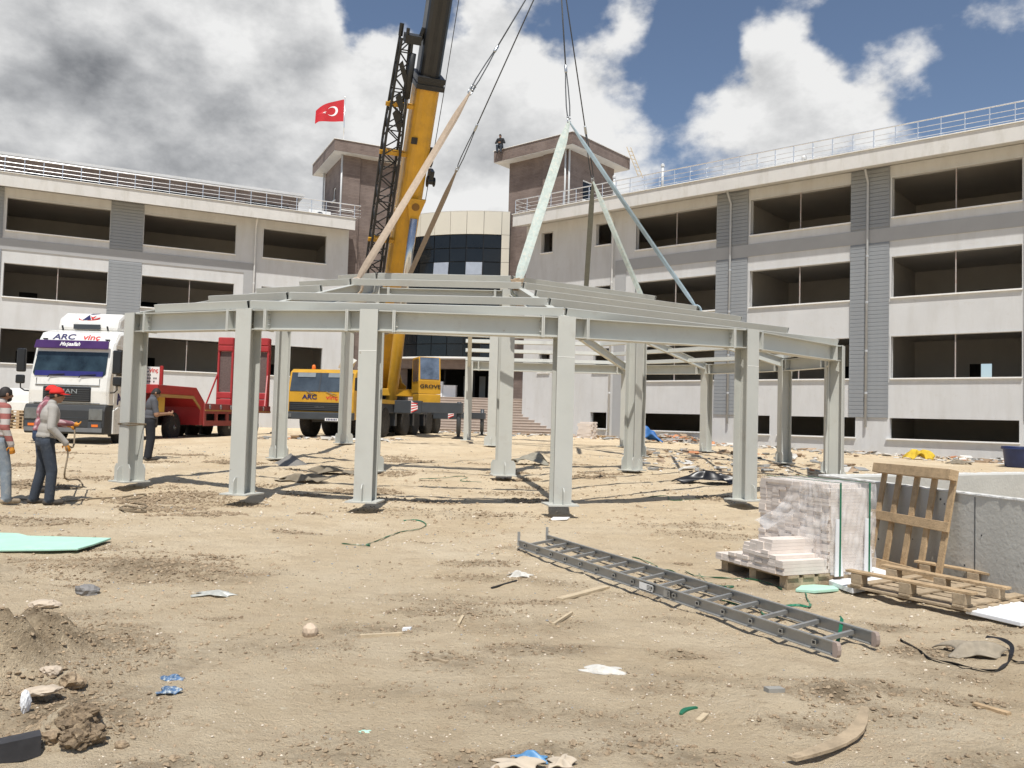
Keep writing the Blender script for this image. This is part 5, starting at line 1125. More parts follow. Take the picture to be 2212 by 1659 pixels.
for i in range(NR):
    s = .035+.925*i/(NR-1); s = s**1.0; a, b = L0.lerp(L1,s)+hz*.055, K0.lerp(K1,s)+hz*.055
    mb = MB(); d = (b-a).normalized(); mb.prof(a-d*.008, b+d*.008, [(-.014,-.014),(.014,-.014),(.014,.014),(-.014,.014)]); ro = lb(mb, 'rung', m_alu)
    mb = MB(); mb.prof(a-d*.0178, a-d*.0172, [(-.010,-.010),(.010,-.010),(.010,.010),(-.010,.010)]); lb(mb, 'rung_hole_shade', m_bstrap, ro)  # black square paints the shade inside the hollow rung
    mb = MB(); mb.prof(a-d*.0170, a-d*.0140, [(-.017,-.017),(.017,-.017),(.017,.017),(-.017,.017)]); lb(mb, 'rung_flare', m_shack, ro)
tl_ = (L1-L0).normalized(); ns = tl_.cross(hz).normalized()
for s, w, m in ((.545,.10,m_sill),(.61,.045,m_alu)):
    mb = MB(); c = L0.lerp(L1,s)+hz*.05+ns*.0145; mb.obox(c, tl_*w, ns*.0008, hz*.030); stk = lb(mb, 'sticker', m)
    mb = MB()
    for k in range(4): mb.obox(c+tl_*w*.5+hz*(.018-.012*k)+ns*.001, tl_*w*.35, ns*.0004, hz*.003)
    lb(mb, 'sticker_print', m_cgrey, stk)

# concrete basin
ZT = .95
Q0 = ptz(1769,1027,ZT); Q1 = ptz(2212,1082,ZT); Q2 = ptz(2212,1021,ZT); dn = (Q1-Q0).normalized(); df = (Q2-Q0).normalized()
QA = Q0+dn*7.5; QB = Q0+df*7.0; QC = QA+df*7.0
bs_ = empty('concrete_basin', (Q0.x, Q0.y, 0), 0, 'raw grey concrete basin walls behind the leaning pallet', 'basin'); BO = V(Q0.x, Q0.y, 0)
cenb = (QA+QB)/2
for a, b in ((Q0,QA),(Q0,QB),(QA,QC),(QB,QC)):
    t = (b-a).normalized(); n = V(-t.y, t.x, 0)
    if n.dot(cenb-a) < 0: n = -n
    mb = MB(); e0 = 0 if a is Q0 and b is QA else .251; mb.obox((a+b)/2+n*.125+V(0,0,-.625)-BO+t*e0/2, t*((b-a).length-e0)/2, n*.125, V(0,0,.625)); w_ = mb.build('wall', m_conc, bs_, bevel=.008)
    mb = MB(); rr = random.Random(5); k = 0; L_ = (b-a).length; x = .0
    nseg = int(L_/.06)
    rings = []
    for i in range(nseg+1):
        c = a+t*(L_*i/nseg)+n*.02-BO; hh = .008+.012*rr.random(); ww = .022+.012*rr.random()
        rings.append([c-n*ww+V(0,0,-.004), c-n*ww*.9+V(0,0,hh*.8), c+n*ww*.7+V(0,0,hh), c+n*ww+V(0,0,-.004)])
    mb.loft(rings); mb.build('mortar_ridge', m_cem, w_)
    if a is Q0 and b is QA:
        for s in (2.55, 5.3): MB().obox(a+t*s-n*.0015+V(0,0,-.62)-BO, t*.004, n*.002, V(0,0,.6)).build('form_joint', m_cgrey, w_)
        mb = MB(); rr = random.Random(3)
        for k in range(46):
            c = a+t*rr.uniform(.2,6.5)+V(0,0,-rr.uniform(.06,.95))-BO; r0 = rr.uniform(.003,.014); mb.lathe([(r0,0),(r0*.8,.003)], 8, c-n*.0005, -n)
        mb.build('air_hole_shade', M('hole_shade_paint', (.06,.06,.06), .95), w_)  # flat dark discs paint the shade of small holes in the concrete

# marble strips on a pallet, half wrapped
PF, PR, PL_ = gp(1703,1276), gp(1855,1254), gp(1551,1234)
pa = math.atan2((PR-PF).y, (PR-PF).x)-R_(3)
pk = empty('marble_pallet', (PF.x, PF.y, g(PF.x,PF.y)+.0), pa, 'pallet of pale marble strips half wrapped in clear film with green straps', 'pallet load')
for y in (.02,.46,.90): MB().box(0, 1.1, y, y+.1, .02, .11).build('pallet_block', m_wood2, pk)
for i in range(6): MB().box(i*.19, i*.19+.13, 0, 1.02, .111, .135).build('pallet_board', m_wood2, pk)
for y in (.02,.46,.90): MB().box(.0, 1.1, y, y+.1, -.004, .019).build('pallet_runner', m_wood2, pk)
sm_ = [MB().box(0, l, 0, .099, 0, .0325).mesh('marble_strip', m_strip2) for l in (.55,.52,.57)]
rr = random.Random(9); z0 = .14
ncol = 10
for c in range(ncol):
    top = int(25+rr.choice((0,0,0,-1)))
    for r in range(top):
        o = link('marble_strip', sm_[rr.randrange(3)], pk, loc=(.51+rr.uniform(-.018,.012), .01+c*.101, z0+r*.0338))
heights = [4,5,9,9,8,7,3,3,2,2]
for c in range(ncol):
    for r in range(heights[c]):
        if r % 2 == 0 or r == heights[c]-1 or c < 3: link('marble_strip', sm_[rr.randrange(3)], pk, loc=(-.055+rr.uniform(-.015,.015)+(.03 if r > 5 else 0), .01+c*.101, z0+r*.0338))
fill = MB()
for c in range(3, ncol):
    if heights[c] > 1: fill.box(-.04, .49, .012+c*.101, .108+c*.101, z0, z0+(heights[c]-1)*.0338)
tag(fill.build('marble_strips_behind', m_strip2, pk), kind='stuff')
def film():
    m = bpy.data.materials.new('clear_film'); m.use_nodes = True; t = m.node_tree; b = t.nodes['Principled BSDF']; b.inputs['Base Color'].default_value = (.88,.86,.84,1); b.inputs['Roughness'].default_value = .22
    tcn = t.nodes.new('ShaderNodeTexCoord'); n = t.nodes.new('ShaderNodeTexNoise'); n.inputs['Scale'].default_value = 4; n.inputs['Detail'].default_value = 7; t.links.new(tcn.outputs['Object'], n.inputs['Vector'])
    r = t.nodes.new('ShaderNodeMapRange'); r.inputs[1].default_value = .35; r.inputs[2].default_value = .7; r.inputs[3].default_value = .10; r.inputs[4].default_value = .52; t.links.new(n.outputs['Fac'], r.inputs[0]); t.links.new(r.outputs[0], b.inputs['Alpha'])
    bp = t.nodes.new('ShaderNodeBump'); bp.inputs['Strength'].default_value = .8; bp.inputs['Distance'].default_value = .03; t.links.new(n.outputs['Fac'], bp.inputs['Height']); t.links.new(bp.outputs[0], b.inputs['Normal']); return m
m_film2 = film(); TOPZ = z0+25*.0338+.012
def fold(u, v, a=.012): return a*(math.sin(u*23+v*9)+.6*math.sin(u*51-v*17)+.5*math.sin(v*33+u*11))
MB().grid(lambda u, v: V(.50+u*.585, -.018+fold(u,v)*.6, z0-.02+v*(TOPZ-z0+.02)), 40, 40).build('film_front', m_film2, pk, smooth=True)
def side_film(u, v):           # from the corner backwards, falling in a slanting edge
    e = .42+.10*math.sin(v*5); bot = z0+.26*min(1, u*1.6)+.12*u+(.03*math.sin(u*21))
    return V(.485-.012+fold(u,v)*.9-(.10*(1-v)**3*(u > .25)+.04*(1-v)**2), -.018+u*(.62+.28*(1-v)**2-.12*v), bot+v*(TOPZ-bot))
MB().grid(side_film, 44, 44).build('film_side', m_film2, pk, smooth=True)
MB().grid(lambda u, v: V(.47+u*.63, -.02+v*1.04, TOPZ+.004+fold(u,v)*.35), 24, 30).build('film_top', m_film2, pk, smooth=True)
for x in (.60,.98):
    s_ = MB(); s_.box(x-.010, x+.010, -.040, -.037, .11, TOPZ+.012); s_.box(x-.010, x+.010, -.04, 1.03, TOPZ+.013, TOPZ+.016); s_.build('green_strap', m_gstrap, pk)
    cp_ = MB(); cp_.prism([(-.045,z0-.03),(.06,z0-.03),(.02,z0+.33),(.012,z0+.52),(-.035,z0+.52)], (x-.012,-.036,0), (1,0,0), (0,0,1), (0,.012,0)); cp_.build('edge_protector', m_foam, pk)

# pallet leaning on the basin wall
tn = dn; nw = V(-tn.y, tn.x, 0)
if nw.dot(V(-1,-.3,0)) < 0: nw = -nw
base = Q0+tn*1.22; ln = empty('leaning_pallet', (0,0,0), 0, 'wooden pallet leaning upright against the concrete wall', 'pallet')
bl0 = V(base.x, base.y, g(base.x, base.y)+.0)+nw*.17; topz = 1.10
b_in = bl0; upv = (V(base.x, base.y, ZT)+nw*.005-bl0); upv = upv.normalized(); outn = tn.cross(upv).normalized()
if outn.dot(nw) < 0: outn = -outn
def lp(x, y, z): return b_in+tn*x+upv*y+outn*z
PW, PH = 1.12, 1.12
for i in range(5):
    x = .05+i*(PW-.1)/4; lx = random.uniform(-.012,.012)
    MB().obox(lp(x+lx, PH/2, .035), tn*.036, upv*PH/2, outn*.011).build('slat', m_wood, ln)
for y, wdt, th in ((.05,.05,.05),(.56,.05,.014),(PH-.05,.052,.05)):
    MB().obox(lp(PW/2, y, .035+.012+th), tn*(PW/2+.02), upv*wdt, outn*th).build('cross_board', m_wood, ln, bevel=.004)
rebase(ln, bl0)
# second pallet lying upside down on foam boards
A2, B2 = gp(1838,1286), gp(2092,1342); ax_ = (B2-A2); ax_.z = 0; ax_.normalize(); ay_ = V(-ax_.y, ax_.x, 0)
lyz = g(A2.x, A2.y)+.07; ly = empty('upturned_pallet', (A2.x, A2.y, lyz), math.atan2(ax_.y, ax_.x), 'weathered pallet lying upside down on white foam boards', 'pallet')
for i in range(7): MB().box(-.04, 1.08, .0+i*.18, .0+i*.18+.125, 0, .022).build('deck_board', m_wood2, ly, bevel=.003)
for i in range(3): MB().box(i*.47, i*.47+.10, -.01, 1.22, .023, .042).build('cross_board', m_wood2, ly, bevel=.003)
for j, y in enumerate((.0,.55,1.12)):
    for i in range(3): MB().box(i*.47-.005, i*.47+.105, y, y+.10, .043, .135).build('block', m_wood2, ly, bevel=.005)
    MB().obox(V(.52, y+.05, .147), V(.58,random.uniform(-.012,.012),random.uniform(-.006,.006)), V(0,.046,0), V(0,0,.011)).build('runner', m_wood, ly, bevel=.003)
# white foam boards and mint pieces
def slab(name, pts, th, mat, label, cat, z=0.0):
    P = [gp(*p) for p in pts]; c = sum(P, V(0,0,0))/len(P); zz = c.z+z
    mb = MB(); mb.prism([(p.x-c.x, p.y-c.y) for p in P], (0,0,0), (1,0,0), (0,1,0), (0,0,th)); o = mb.build(name, mat, bevel=.006, loc=(c.x,c.y,zz)); tag(o, label, cat); return o
slab('foam_board', [(1790,1268),(1842,1288),(1960,1262),(1890,1232)], .05, m_foam, 'white foam board sticking out beside the strapped pallet load', 'foam board', .01)
slab('foam_board', [(2085,1336),(2205,1360),(2330,1332),(2190,1300)], .035, m_foam, 'white foam board under the end of the upturned pallet', 'foam board', .0)
slab('mint_foam_piece', [(1718,1280),(1760,1284),(1812,1278),(1800,1268),(1735,1268)], .03, m_mint, 'small mint green foam piece on the ground beside the strapped pallet load', 'foam piece', .0)
slab('mint_foam_board', [(-70,1188),(0,1195),(110,1198),(168,1197),(200,1188),(222,1178),(240,1171),(190,1170),(60,1165),(40,1162),(-70,1160)], .022, m_mint, 'torn mint green foam board lying alone on the earth', 'foam board', .03)
slab('white_sheet', [(1188,1124),(1225,1125),(1232,1119),(1195,1118)], .02, m_foam, 'small white board flat on the earth under a hanging column', 'board', .0)
def ribbon(name, pts, w, mat, label, cat, lift=.012, tw=.6):
    P = [gp(*p[:2], lift+(p[2] if len(p) > 2 else 0)) for p in pts]; Q = []; n = 5
    for i in range(len(P)-1):
        a = P[max(0,i-1)]; b = P[i]; c = P[i+1]; d = P[min(len(P)-1,i+2)]
        for k in range(n): t = k/n; Q.append(.5*((2*b)+(-a+c)*t+(2*a-5*b+4*c-d)*t*t+(-a+3*b-3*c+d)*t**3))
    Q.append(P[-1]); rings = []
    for i, q in enumerate(Q):
        t = (Q[min(i+1,len(Q)-1)]-Q[max(0,i-1)]).normalized(); s = t.cross(V(0,0,1)).normalized(); u = s.cross(t); an = tw*math.sin(i*.7)+.5; x = s*math.cos(an)+u*math.sin(an); y = u*math.cos(an)-s*math.sin(an)
        rings.append([q-x*w/2-y*.001, q+x*w/2-y*.001, q+x*w/2+y*.001, q-x*w/2+y*.001])
    mb = MB(); mb.loft(rings); o = mb.build(name, mat); tag(o, label, cat); return o
ribbon('strap', [(738,1176),(760,1178),(798,1181),(792,1178),(815,1170),(838,1160),(870,1150),(905,1144),(920,1136),(912,1128),(890,1124),(872,1126)], .02, m_gstrap, 'loose green strap curling on open earth, no other strap near it', 'strap')
ribbon('strap', [(1480,1236),(1500,1245),(1545,1250),(1590,1252),(1625,1254),(1660,1262),(1690,1276)], .02, m_gstrap, 'green strap running under the front corner of the marble pallet', 'strap')
ribbon('strap', [(1774,1150,.3),(1778,1220,.12),(1772,1245,.05),(1745,1275),(1742,1290),(1750,1312),(1720,1310),(1670,1313)], .022, m_gstrap, 'green strap hanging from the marble load onto the earth', 'strap')
ribbon('strap', [(1365,1205),(1390,1212),(1420,1226),(1415,1230),(1450,1235),(1470,1245),(1500,1258),(1540,1262)], .018, m_gstrap, 'green strap zigzagging behind the far half of the ladder', 'strap')
ribbon('strap', [(1510,1250,.04),(1530,1262),(1570,1270),(1545,1276),(1585,1278,.03),(1560,1268),(1520,1280)], .02, m_gstrap, 'bunched green strap between ladder and marble pallet', 'strap')
ribbon('strap', [(1560,1300),(1600,1310),(1640,1318),(1650,1330),(1680,1335)], .02, m_gstrap, 'green strap showing between the rungs of the ladder', 'strap')
ribbon('strap', [(1815,1372,.12),(1818,1380,.13),(1810,1396,.03),(1795,1397)], .025, m_gstrap, 'green strap looped over the last rung of the ladder', 'strap')
ribbon('strap', [(905,1036),(950,1034),(985,1030),(1010,1032),(995,1040),(1040,1042)], .02, m_gstrap, 'green strap on the earth inside the canopy, near the folded felt', 'strap')
ribbon('strap', [(1400,1075),(1440,1072),(1450,1082),(1500,1080),(1560,1078)], .02, m_gstrap, 'green strap on the earth between two hanging front columns', 'strap')
ribbon('strap', [(1945,1385),(1952,1388),(1990,1410),(2010,1425),(2060,1437),(2110,1448),(2150,1452),(2172,1438),(2182,1425),(2185,1408,.03),(2160,1395,.04),(2130,1388,.03)], .028, m_bstrap, 'long black strap with a bent end, nearest to the ladder feet', 'strap', tw=.3)
ribbon('strap', [(2185,1430),(2200,1434),(2230,1433),(2270,1440)], .02, m_bstrap, 'short black strap end beside the crumpled cardboard', 'strap')
def crumple(name, px, py, sx, sy, sz, mat, label, cat, seed=1, n=16, dz=0, rz=0):
    c = gp(px, py); rr = np.random.default_rng(seed); f = rr.uniform(2, 7, (5,2)); ph = rr.uniform(0, 6, 5); am = rr.uniform(.3, 1, 5)
    def fn(u, v):
        x, y = (u-.5), (v-.5); r = math.hypot(x, y)*2; z = sum(a*math.sin(k[0]*u*1.6+k[1]*v*1.6+p) for k, p, a in zip(f, ph, am))/3
        ww = 1+.25*math.sin(5*math.atan2(y, x)+ph[0]); return V(x*sx*ww, y*sy*ww, max(0, (.55+.6*z)*(1-r**2*.5))*sz+dz)
    o = MB().grid(fn, n+6, n+6).build(name, mat, smooth=True, loc=(c.x, c.y, c.z)); o.rotation_euler.z = rz
    sd_ = o.modifiers.new('thick', 'SOLIDIFY'); sd_.thickness = .006; tag(o, label, cat); return o
m_rag = M('pale_rag', (.56,.54,.49), .9, var=.15, vs=20, col2=(.42,.34,.23), c2=(.55,.7)); m_bluep = M('blue_packet', (.07,.14,.26), .4, var=.4, vs=25, col2=(.42,.46,.46), c2=(.50,.58), col3=(.40,.32,.22)); m_bot = M('crushed_bottle', (.42,.42,.38), .3, var=.2, vs=20); m_felt = M('brown_felt', (.22,.185,.135), .95, var=.15, vs=15, bump=.3, bs=60); m_tarp = M('black_tarp', (.012,.012,.014), .35, var=.3)
crumple('crumpled_cardboard', 2105, 1413, .35, .24, .12, M('grey_card', (.30,.255,.19), .9, var=.2, vs=20), 'crumpled ribbed cardboard inside the black strap loop', 'cardboard', 3)
crumple('cloth_rag', 1300, 1452, .24, .14, .05, m_rag, 'dirty white rag alone on the open earth in front of the ladder', 'rag', 5)
crumple('plastic_bag', 1125, 1245, .22, .13, .06, m_rag, 'white plastic bag beside a thin black stick, left of the ladder', 'bag', 7)
crumple('snack_packet', 365, 1468, .14, .07, .03, m_bluep, 'torn blue snack packet, the wider one of the pair', 'packet', 9, 10)
crumple('snack_packet', 368, 1495, .11, .08, .045, m_bluep, 'folded blue snack packet, the smaller one of the pair', 'packet', 11, 10)
crumple('plastic_bottle', 466, 1287, .30, .13, .07, m_bot, 'crushed pale plastic bottle on dark loose soil', 'bottle', 13, 12)
crumple('green_leaf_scrap', 818-30+0, 1618-37, .05, .04, .01, m_mint, 'tiny mint green foam crumb alone on the bare earth', 'foam scrap', 15, 6)
crumple('cardboard_box', 1120, 1656, .20, .10, .06, M('pale_box', (.52,.44,.34), .9, var=.1), 'flattened pale box with blue film at the edge of the earth', 'box', 17)
crumple('blue_film', 1142, 1641, .14, .07, .05, M('blue_film', (.10,.25,.45), .4, var=.3, vs=15), 'blue plastic film on the flattened box', 'film', 19)
crumple('cardboard_box', 1215, 1652, .11, .09, .05, M('pale_box', (.52,.44,.34), .9), 'small pale carton beside the flattened box', 'box', 21)
crumple('felt_roll', 655, 1040, .85, .35, .2, m_felt, 'long rumpled brown felt lying under the canopy', 'felt', 23, 18); crumple('felt_roll', 725, 1024, .95, .35, .2, m_felt, 'brown felt sheet joining the long rumpled felt', 'felt', 29, 18)
crumple('carpet_piece', 1142, 1003, .8, .5, .4, M('grey_felt', (.27,.25,.20), .95, var=.15, vs=10), 'curled grey carpet piece beside an inner column', 'carpet', 25, 18)
crumple('black_tarp', 1530, 1045, 1.2, .5, .38, m_tarp, 'black tarpaulin heap between two right hand columns', 'tarpaulin', 27, 18)
crumple('yellow_cloth', 1984, 993, .9, .6, .6, M('yellow_cloth', (.58,.40,.03), .8, var=.2, vs=8), 'bright yellow cloth on the rubble by the white wing', 'cloth', 31, 18)
crumple('cloth_rag', 2075, 1003, .7, .4, .2, m_felt, 'dark brown rag between the yellow cloth and the blue barrel', 'rag', 33, 12)
crumple('blue_tarp', 1398, 955, 1.1, .8, .95, M('blue_tarp', (.03,.13,.36), .5, var=.25, vs=5), 'blue tarpaulin bundle in front of a long basement window', 'tarpaulin', 35, 18)
crumple('cardboard_piece', 2205, 1006, .6, .4, .4, M('tan_card', (.42,.28,.19), .9, var=.2), 'pinkish tan cardboard leaning at the foot of the blue barrel', 'cardboard', 37, 12)
# wood scraps
def stick(px0, py0, px1, py1, w, h, mat, label, bend=0, dz=.0, name='wood_scrap', cat='wood scrap'):
    a, b = gp(px0, py0), gp(px1, py1); c = (a+b)/2; t = (b-a); n = V(-t.y, t.x, 0).normalized(); rings = []
    for i in range(9):
        s = i/8; q = a.lerp(b, s)+n*bend*math.sin(PI*s)-c+V(0,0,h/2+dz+.02*bend*math.sin(PI*s)*0); ww = w*(.35+.65*math.sin(PI*min(1, .12+s*.8))) if bend else w
        rings.append([q-n*ww/2-V(0,0,h/2), q+n*ww/2-V(0,0,h/2), q+n*ww/2+V(0,0,h/2), q-n*ww/2+V(0,0,h/2)])
    o = MB().loft(rings).build(name, mat, loc=c); tag(o, label, cat); return o
m_pale = M('pale_wood', (.52,.42,.28), .85, var=.15, vs=14)
stick(1710,1652,1868,1540,.075,.015,m_wood2,'curved splinter of grey bark lying on loose dark soil',-.09,.02)
stick(1208,1297,1310,1270,.07,.02,m_pale,'flat pale plank offcut touching the ladder')
stick(778,1377,868,1372,.03,.02,m_pale,'straight pale lath lying alone, left of the loose soil')
stick(1195,1352,1235,1326,.022,.02,m_pale,'short pale lath pointing at the ladder')
stick(1062,1272,1116,1256,.02,.015,m_bstrap,'thin black stick beside the white plastic bag')
stick(990,1352,1000,1334,.02,.02,m_pale,'tiny pale splinter on the earth, upright in direction')
stick(870,1362,888,1361,.035,.02,m_foam,'tiny white foam sliver beside the straight pale lath', name='foam_sliver', cat='foam scrap')
stick(935,1425,965,1433,.02,.015,m_wood2,'thin dark twig on the open earth')
stick(2105,1523,2180,1545,.04,.015,m_wood,'thin brown splinter on the bright earth right of the loose soil')
stick(1640,1480,1720,1483,.06,.03,M('grey_chip', (.34,.33,.31), .9),'flat grey stone chip on the open earth, in front of the ladder', name='stone_chip', cat='stone') if False else None
stick(1655,1500-5,1690,1494,.05,.025,M('grey_chip', (.30,.29,.26), .9),'flat grey mortar chip in front of the ladder', name='mortar_chip', cat='stone')
stick(1470,1545,1505,1530,.03,.01,m_gstrap,'short end of green strap near the flat grey chip', .02, name='strap_end', cat='strap')
stick(1508,1560,1525,1545,.03,.012,m_pale,'pale wood chip beside the short green strap end')
# steel section, stones and clods at the left front
sa, sb_ = gp(-120,1668,.035), gp(86,1622,.035); mb = MB(); dd = (sb_-sa).normalized(); nn_ = V(-dd.y, dd.x, 0); cst = (sa+sb_)/2
mb.prism([(-.04,-.045),(-.033,-.045),(-.033,.038),(.04,.038),(.04,.045),(-.04,.045)], sa-cst, nn_, V(0,0,1), sb_-sa); o = mb.build('steel_angle', M('dark_steel', (.05,.05,.055), .5, .3, var=.3, vs=8, col2=(.20,.16,.11), c2=(.6,.75)), loc=cst); tag(o, 'dark rusty steel angle half sunk in the loose soil', 'steel section')
def rock(name, px, py, sx, sy, sz, mat, label, cat, seed, rz=0, sub=3, rough_=.25, dz=0):
    c = gp(px, py); bm = bmesh.new(); bmesh.ops.create_icosphere(bm, subdivisions=sub, radius=1); rr = np.random.default_rng(seed); k = rr.normal(0, 1, (26,3)); p = rr.uniform(0, 6, 26)
    for v in bm.verts:
        q = np.array(v.co); d = sum(math.sin(float(k[i]@q)*(1.5+i*.75)+p[i])/(1+.30*i) for i in range(26))*rough_*.42; v.co = v.co*(1+d); v.co = Vector((v.co.x*sx, v.co.y*sy, v.co.z*sz))
    me = bpy.data.meshes.new(name); bm.to_mesh(me); bm.free(); me.materials.append(mat); o = link(name, me, loc=(c.x, c.y, c.z+sz*.45+dz)); o.rotation_euler.z = rz; tag(o, label, cat); return o
m_clod = M('soil_clod', (.28,.205,.13), .97, var=.3, vs=14, bump=.9, bs=40, col2=(.46,.36,.24), c2=(.45,.7)); m_stone = M('pale_stone', (.52,.43,.33), .9, var=.12, vs=8, bump=.3, bs=30)
rock('stone_slab', 92, 1518, .085, .06, .022, m_stone, 'flat pinkish stone slab on top of the loose soil', 'stone', 2, .6, dz=.05); rock('mortar_lump', 53, 1540, .022, .02, .05, m_foam, 'white mortar lump standing beside the flat pinkish stone', 'stone', 3, dz=.03)
m_big = M('big_clod', (.20,.145,.09), .98, var=.35, vs=25, bump=1.0, bs=60, col2=(.36,.27,.17), c2=(.5,.66))
rock('soil_clod', 165, 1565, .085, .07, .065, m_big, 'upper of two big round soil clods by the steel angle', 'clod', 4, 0, 4, .32); rock('soil_clod', 175, 1605, .09, .07, .055, m_big, 'lower of two big round soil clods by the steel angle', 'clod', 5, .5, 4, .4)
rock('soil_clod', 115, 1600, .04, .035, .03, m_clod, 'small soil clod between the steel angle and the big clods', 'clod', 6, .2, 3, .4); rock('soil_clod', 262, 1398+225-10, .03, .025, .02, m_clod, 'lone small clod to the right of the two big clods', 'clod', 7)
rock('soil_clod', 155, 1480, .06, .05, .04, m_clod, 'dark soil clod at the top edge of the loose soil heap', 'clod', 8, 0, 3, .4); rock('stone', 110, 1455, .05, .04, .03, m_stone, 'half buried brown stone in the loose soil heap', 'stone', 12)
rock('foam_block', 670, 1372, .055, .05, .055, M('beige_block', (.58,.46,.34), .9, var=.08), 'small square beige block alone on the earth', 'block', 9, 0, 2, .12); rock('grey_stone', 190, 1282, .09, .06, .05, M('grey_stone', (.22,.21,.20), .9, var=.2), 'grey stone pair at the edge of the dark soil patch', 'stone', 10); rock('stone', 95, 1310, .11, .08, .035, m_stone, 'broad flat stone left of the dark soil patch', 'stone', 11)
m_ash = M('grey_heap', (.20,.19,.175), .95, var=.15, vs=10, bump=.4, bs=50)
def heap(px, py, r, h, mat, label, seed, name='sand_heap', cat='heap', sy=1.0):
    c = gp(px, py); rr = np.random.default_rng(seed); p = rr.uniform(0, 6, 6)
    def fn(u, v):
        a = u*2*PI; rad = r*(1-v)*(1+.18*math.sin(2*a+p[0])+.1*math.sin(5*a+p[1])); return V(math.cos(a)*rad, math.sin(a)*rad*sy, -.03+h*(v**.9)*(1+.12*math.sin(a*3+p[2]+v*4)))
    o = MB().grid(fn, 40, 14).build(name, mat, smooth=True, loc=(c.x,c.y,c.z)); tag(o, label, cat); return o
heap(628, 1003, .42, .26, m_ash, 'small grey sand heap behind the long brown felt', 1)
# ------------------------------------------------------------------ background clutter
def rwp(x, y, z=0): c, s_ = math.cos(math.atan2(RW_D[1],RW_D[0])), math.sin(math.atan2(RW_D[1],RW_D[0])); return V(RW_P[0]+x*c-y*s_, RW_P[1]+x*s_+y*c, z)
def brick_stack(px, py, label, rows, nx_, seed, l=.42, w=.14, hh=.085):
    c = gp(px, py); e_ = empty('slab_stack', c, R_(-38), label, 'stack'); rr = random.Random(seed); ms = MB().box(-l, l, 0, w*.97, 0, hh*.95).mesh('slab', m_strip2)
    for r in range(rows):
        for k in range(nx_):
            if r == rows-1 and rr.random() < .3: continue
            o = link('slab', ms, e_, loc=(rr.uniform(-.05,.05), k*w, .0+r*hh)); o.rotation_euler.z = rr.uniform(-.04,.04)
    return e_
brick_stack(1262, 946, 'taller stack of pale slabs by the small basement window', 10, 4, 1); brick_stack(1243, 938, 'uneven stack of pale slabs behind the taller stack', 12, 3, 2); brick_stack(1228, 940, 'low stack of pale slabs beside the marble stairs', 5, 3, 3)
ORD = ['lowest','second from lowest','third from lowest','fourth from lowest','fifth from lowest']
def flat_pallet(loc, rz, label, group=None, n=1, dz=.14):
    for k in range(n):
        e_ = empty('wooden_pallet', (loc[0], loc[1], loc[2]+k*dz), rz+random.uniform(-.05,.05), label if n == 1 else (ORD[k] if k < n-1 else 'topmost')+' '+label, 'pallet', group)
        for i in range(5): MB().box(-.6, .6, -.4+i*.175, -.4+i*.175+.11, .10, .122).build('deck_board', m_wood, e_)
        for y in (-.4,-.05,.3): MB().box(-.6, .6, y, y+.1, .0, .022).build('runner', m_wood, e_); [MB().box(x, x+.12, y, y+.1, .022, .10).build('block', m_wood, e_) for x in (-.6,-.06,.48)]
flat_pallet(gp(1305,946), R_(-30), 'single low pallet on the ground under the drain pipe of the white wing')
c_ = gp(45, 926); flat_pallet((c_.x, c_.y, c_.z), R_(12), 'pale pallet in the pile behind the striped man', 'pallets piled behind the striped man', 6, .135)
c_ = gp(88, 928); flat_pallet((c_.x, c_.y, c_.z), R_(5), 'pale pallet in the pile beside the white truck bumper', 'pallets piled beside the truck bumper', 4, .135)
stick(96, 925, 100, 920, .1, .9, m_wood2, 'single brown plank standing against the pallet pile', name='plank', cat='plank') if False else None
# white packing cases at the top of the stairs
bx_ = empty('packing_cases', (-4.6,53.9,2.80), R_(-6), 'white foam packing cases stacked at the top of the stairs', 'packing case')
for x0, x1, z1 in ((-.95,-.1,.85),(.12,.95,.80)): MB().box(x0, x1, 0, .6, 0, z1).build('case', m_foam, bx_, bevel=.01); MB().box(x0-.03, x1+.03, -.03, .62, z1+.001, z1+.03).build('case_lid', m_foam, bx_)
MB().box(-.09, .10, -.05, .4, 0, 1.05).build('foam_strip', m_foam, bx_)
# blue barrel
c_ = gp(2197, 1010); br = empty('blue_barrel', c_, 0, 'blue plastic tub standing by the wall of the white wing', 'tub'); m_bb = M('blue_plastic', (.018,.035,.12), .45, var=.2, vs=4)
MB().lathe([(.30,0),(.36,.05),(.42,.62),(.44,.66),(.46,.66),(.46,.70),(.40,.70),(.34,.1),(.0,.08)], 28, caps=False).build('tub_body', m_bb, br, smooth=True); MB().lathe([(.455,.60),(.475,.62),(.475,.65),(.455,.66)], 28, caps=False).build('rim_band', m_bb, br)
# wooden ladder at the tower roof
a0, a1 = at(1384, 383, 54.3), at(1358, 318, 54.45); wl = empty('wooden_ladder', a0, 0, 'pale wooden ladder leaning against the brown tower roof', 'ladder')
dl = a1-a0; sx_ = V(.30,.12,0)
for s in (-.5,.5): MB().bar(sx_*s, dl+sx_*s*.9, .06, .05).build('side_rail', m_pale, wl)
for k in range(7): q = dl*(.08+.13*k); MB().bar(q-sx_*.55, q+sx_*.55, .05, .025).build('rung', m_pale, wl)
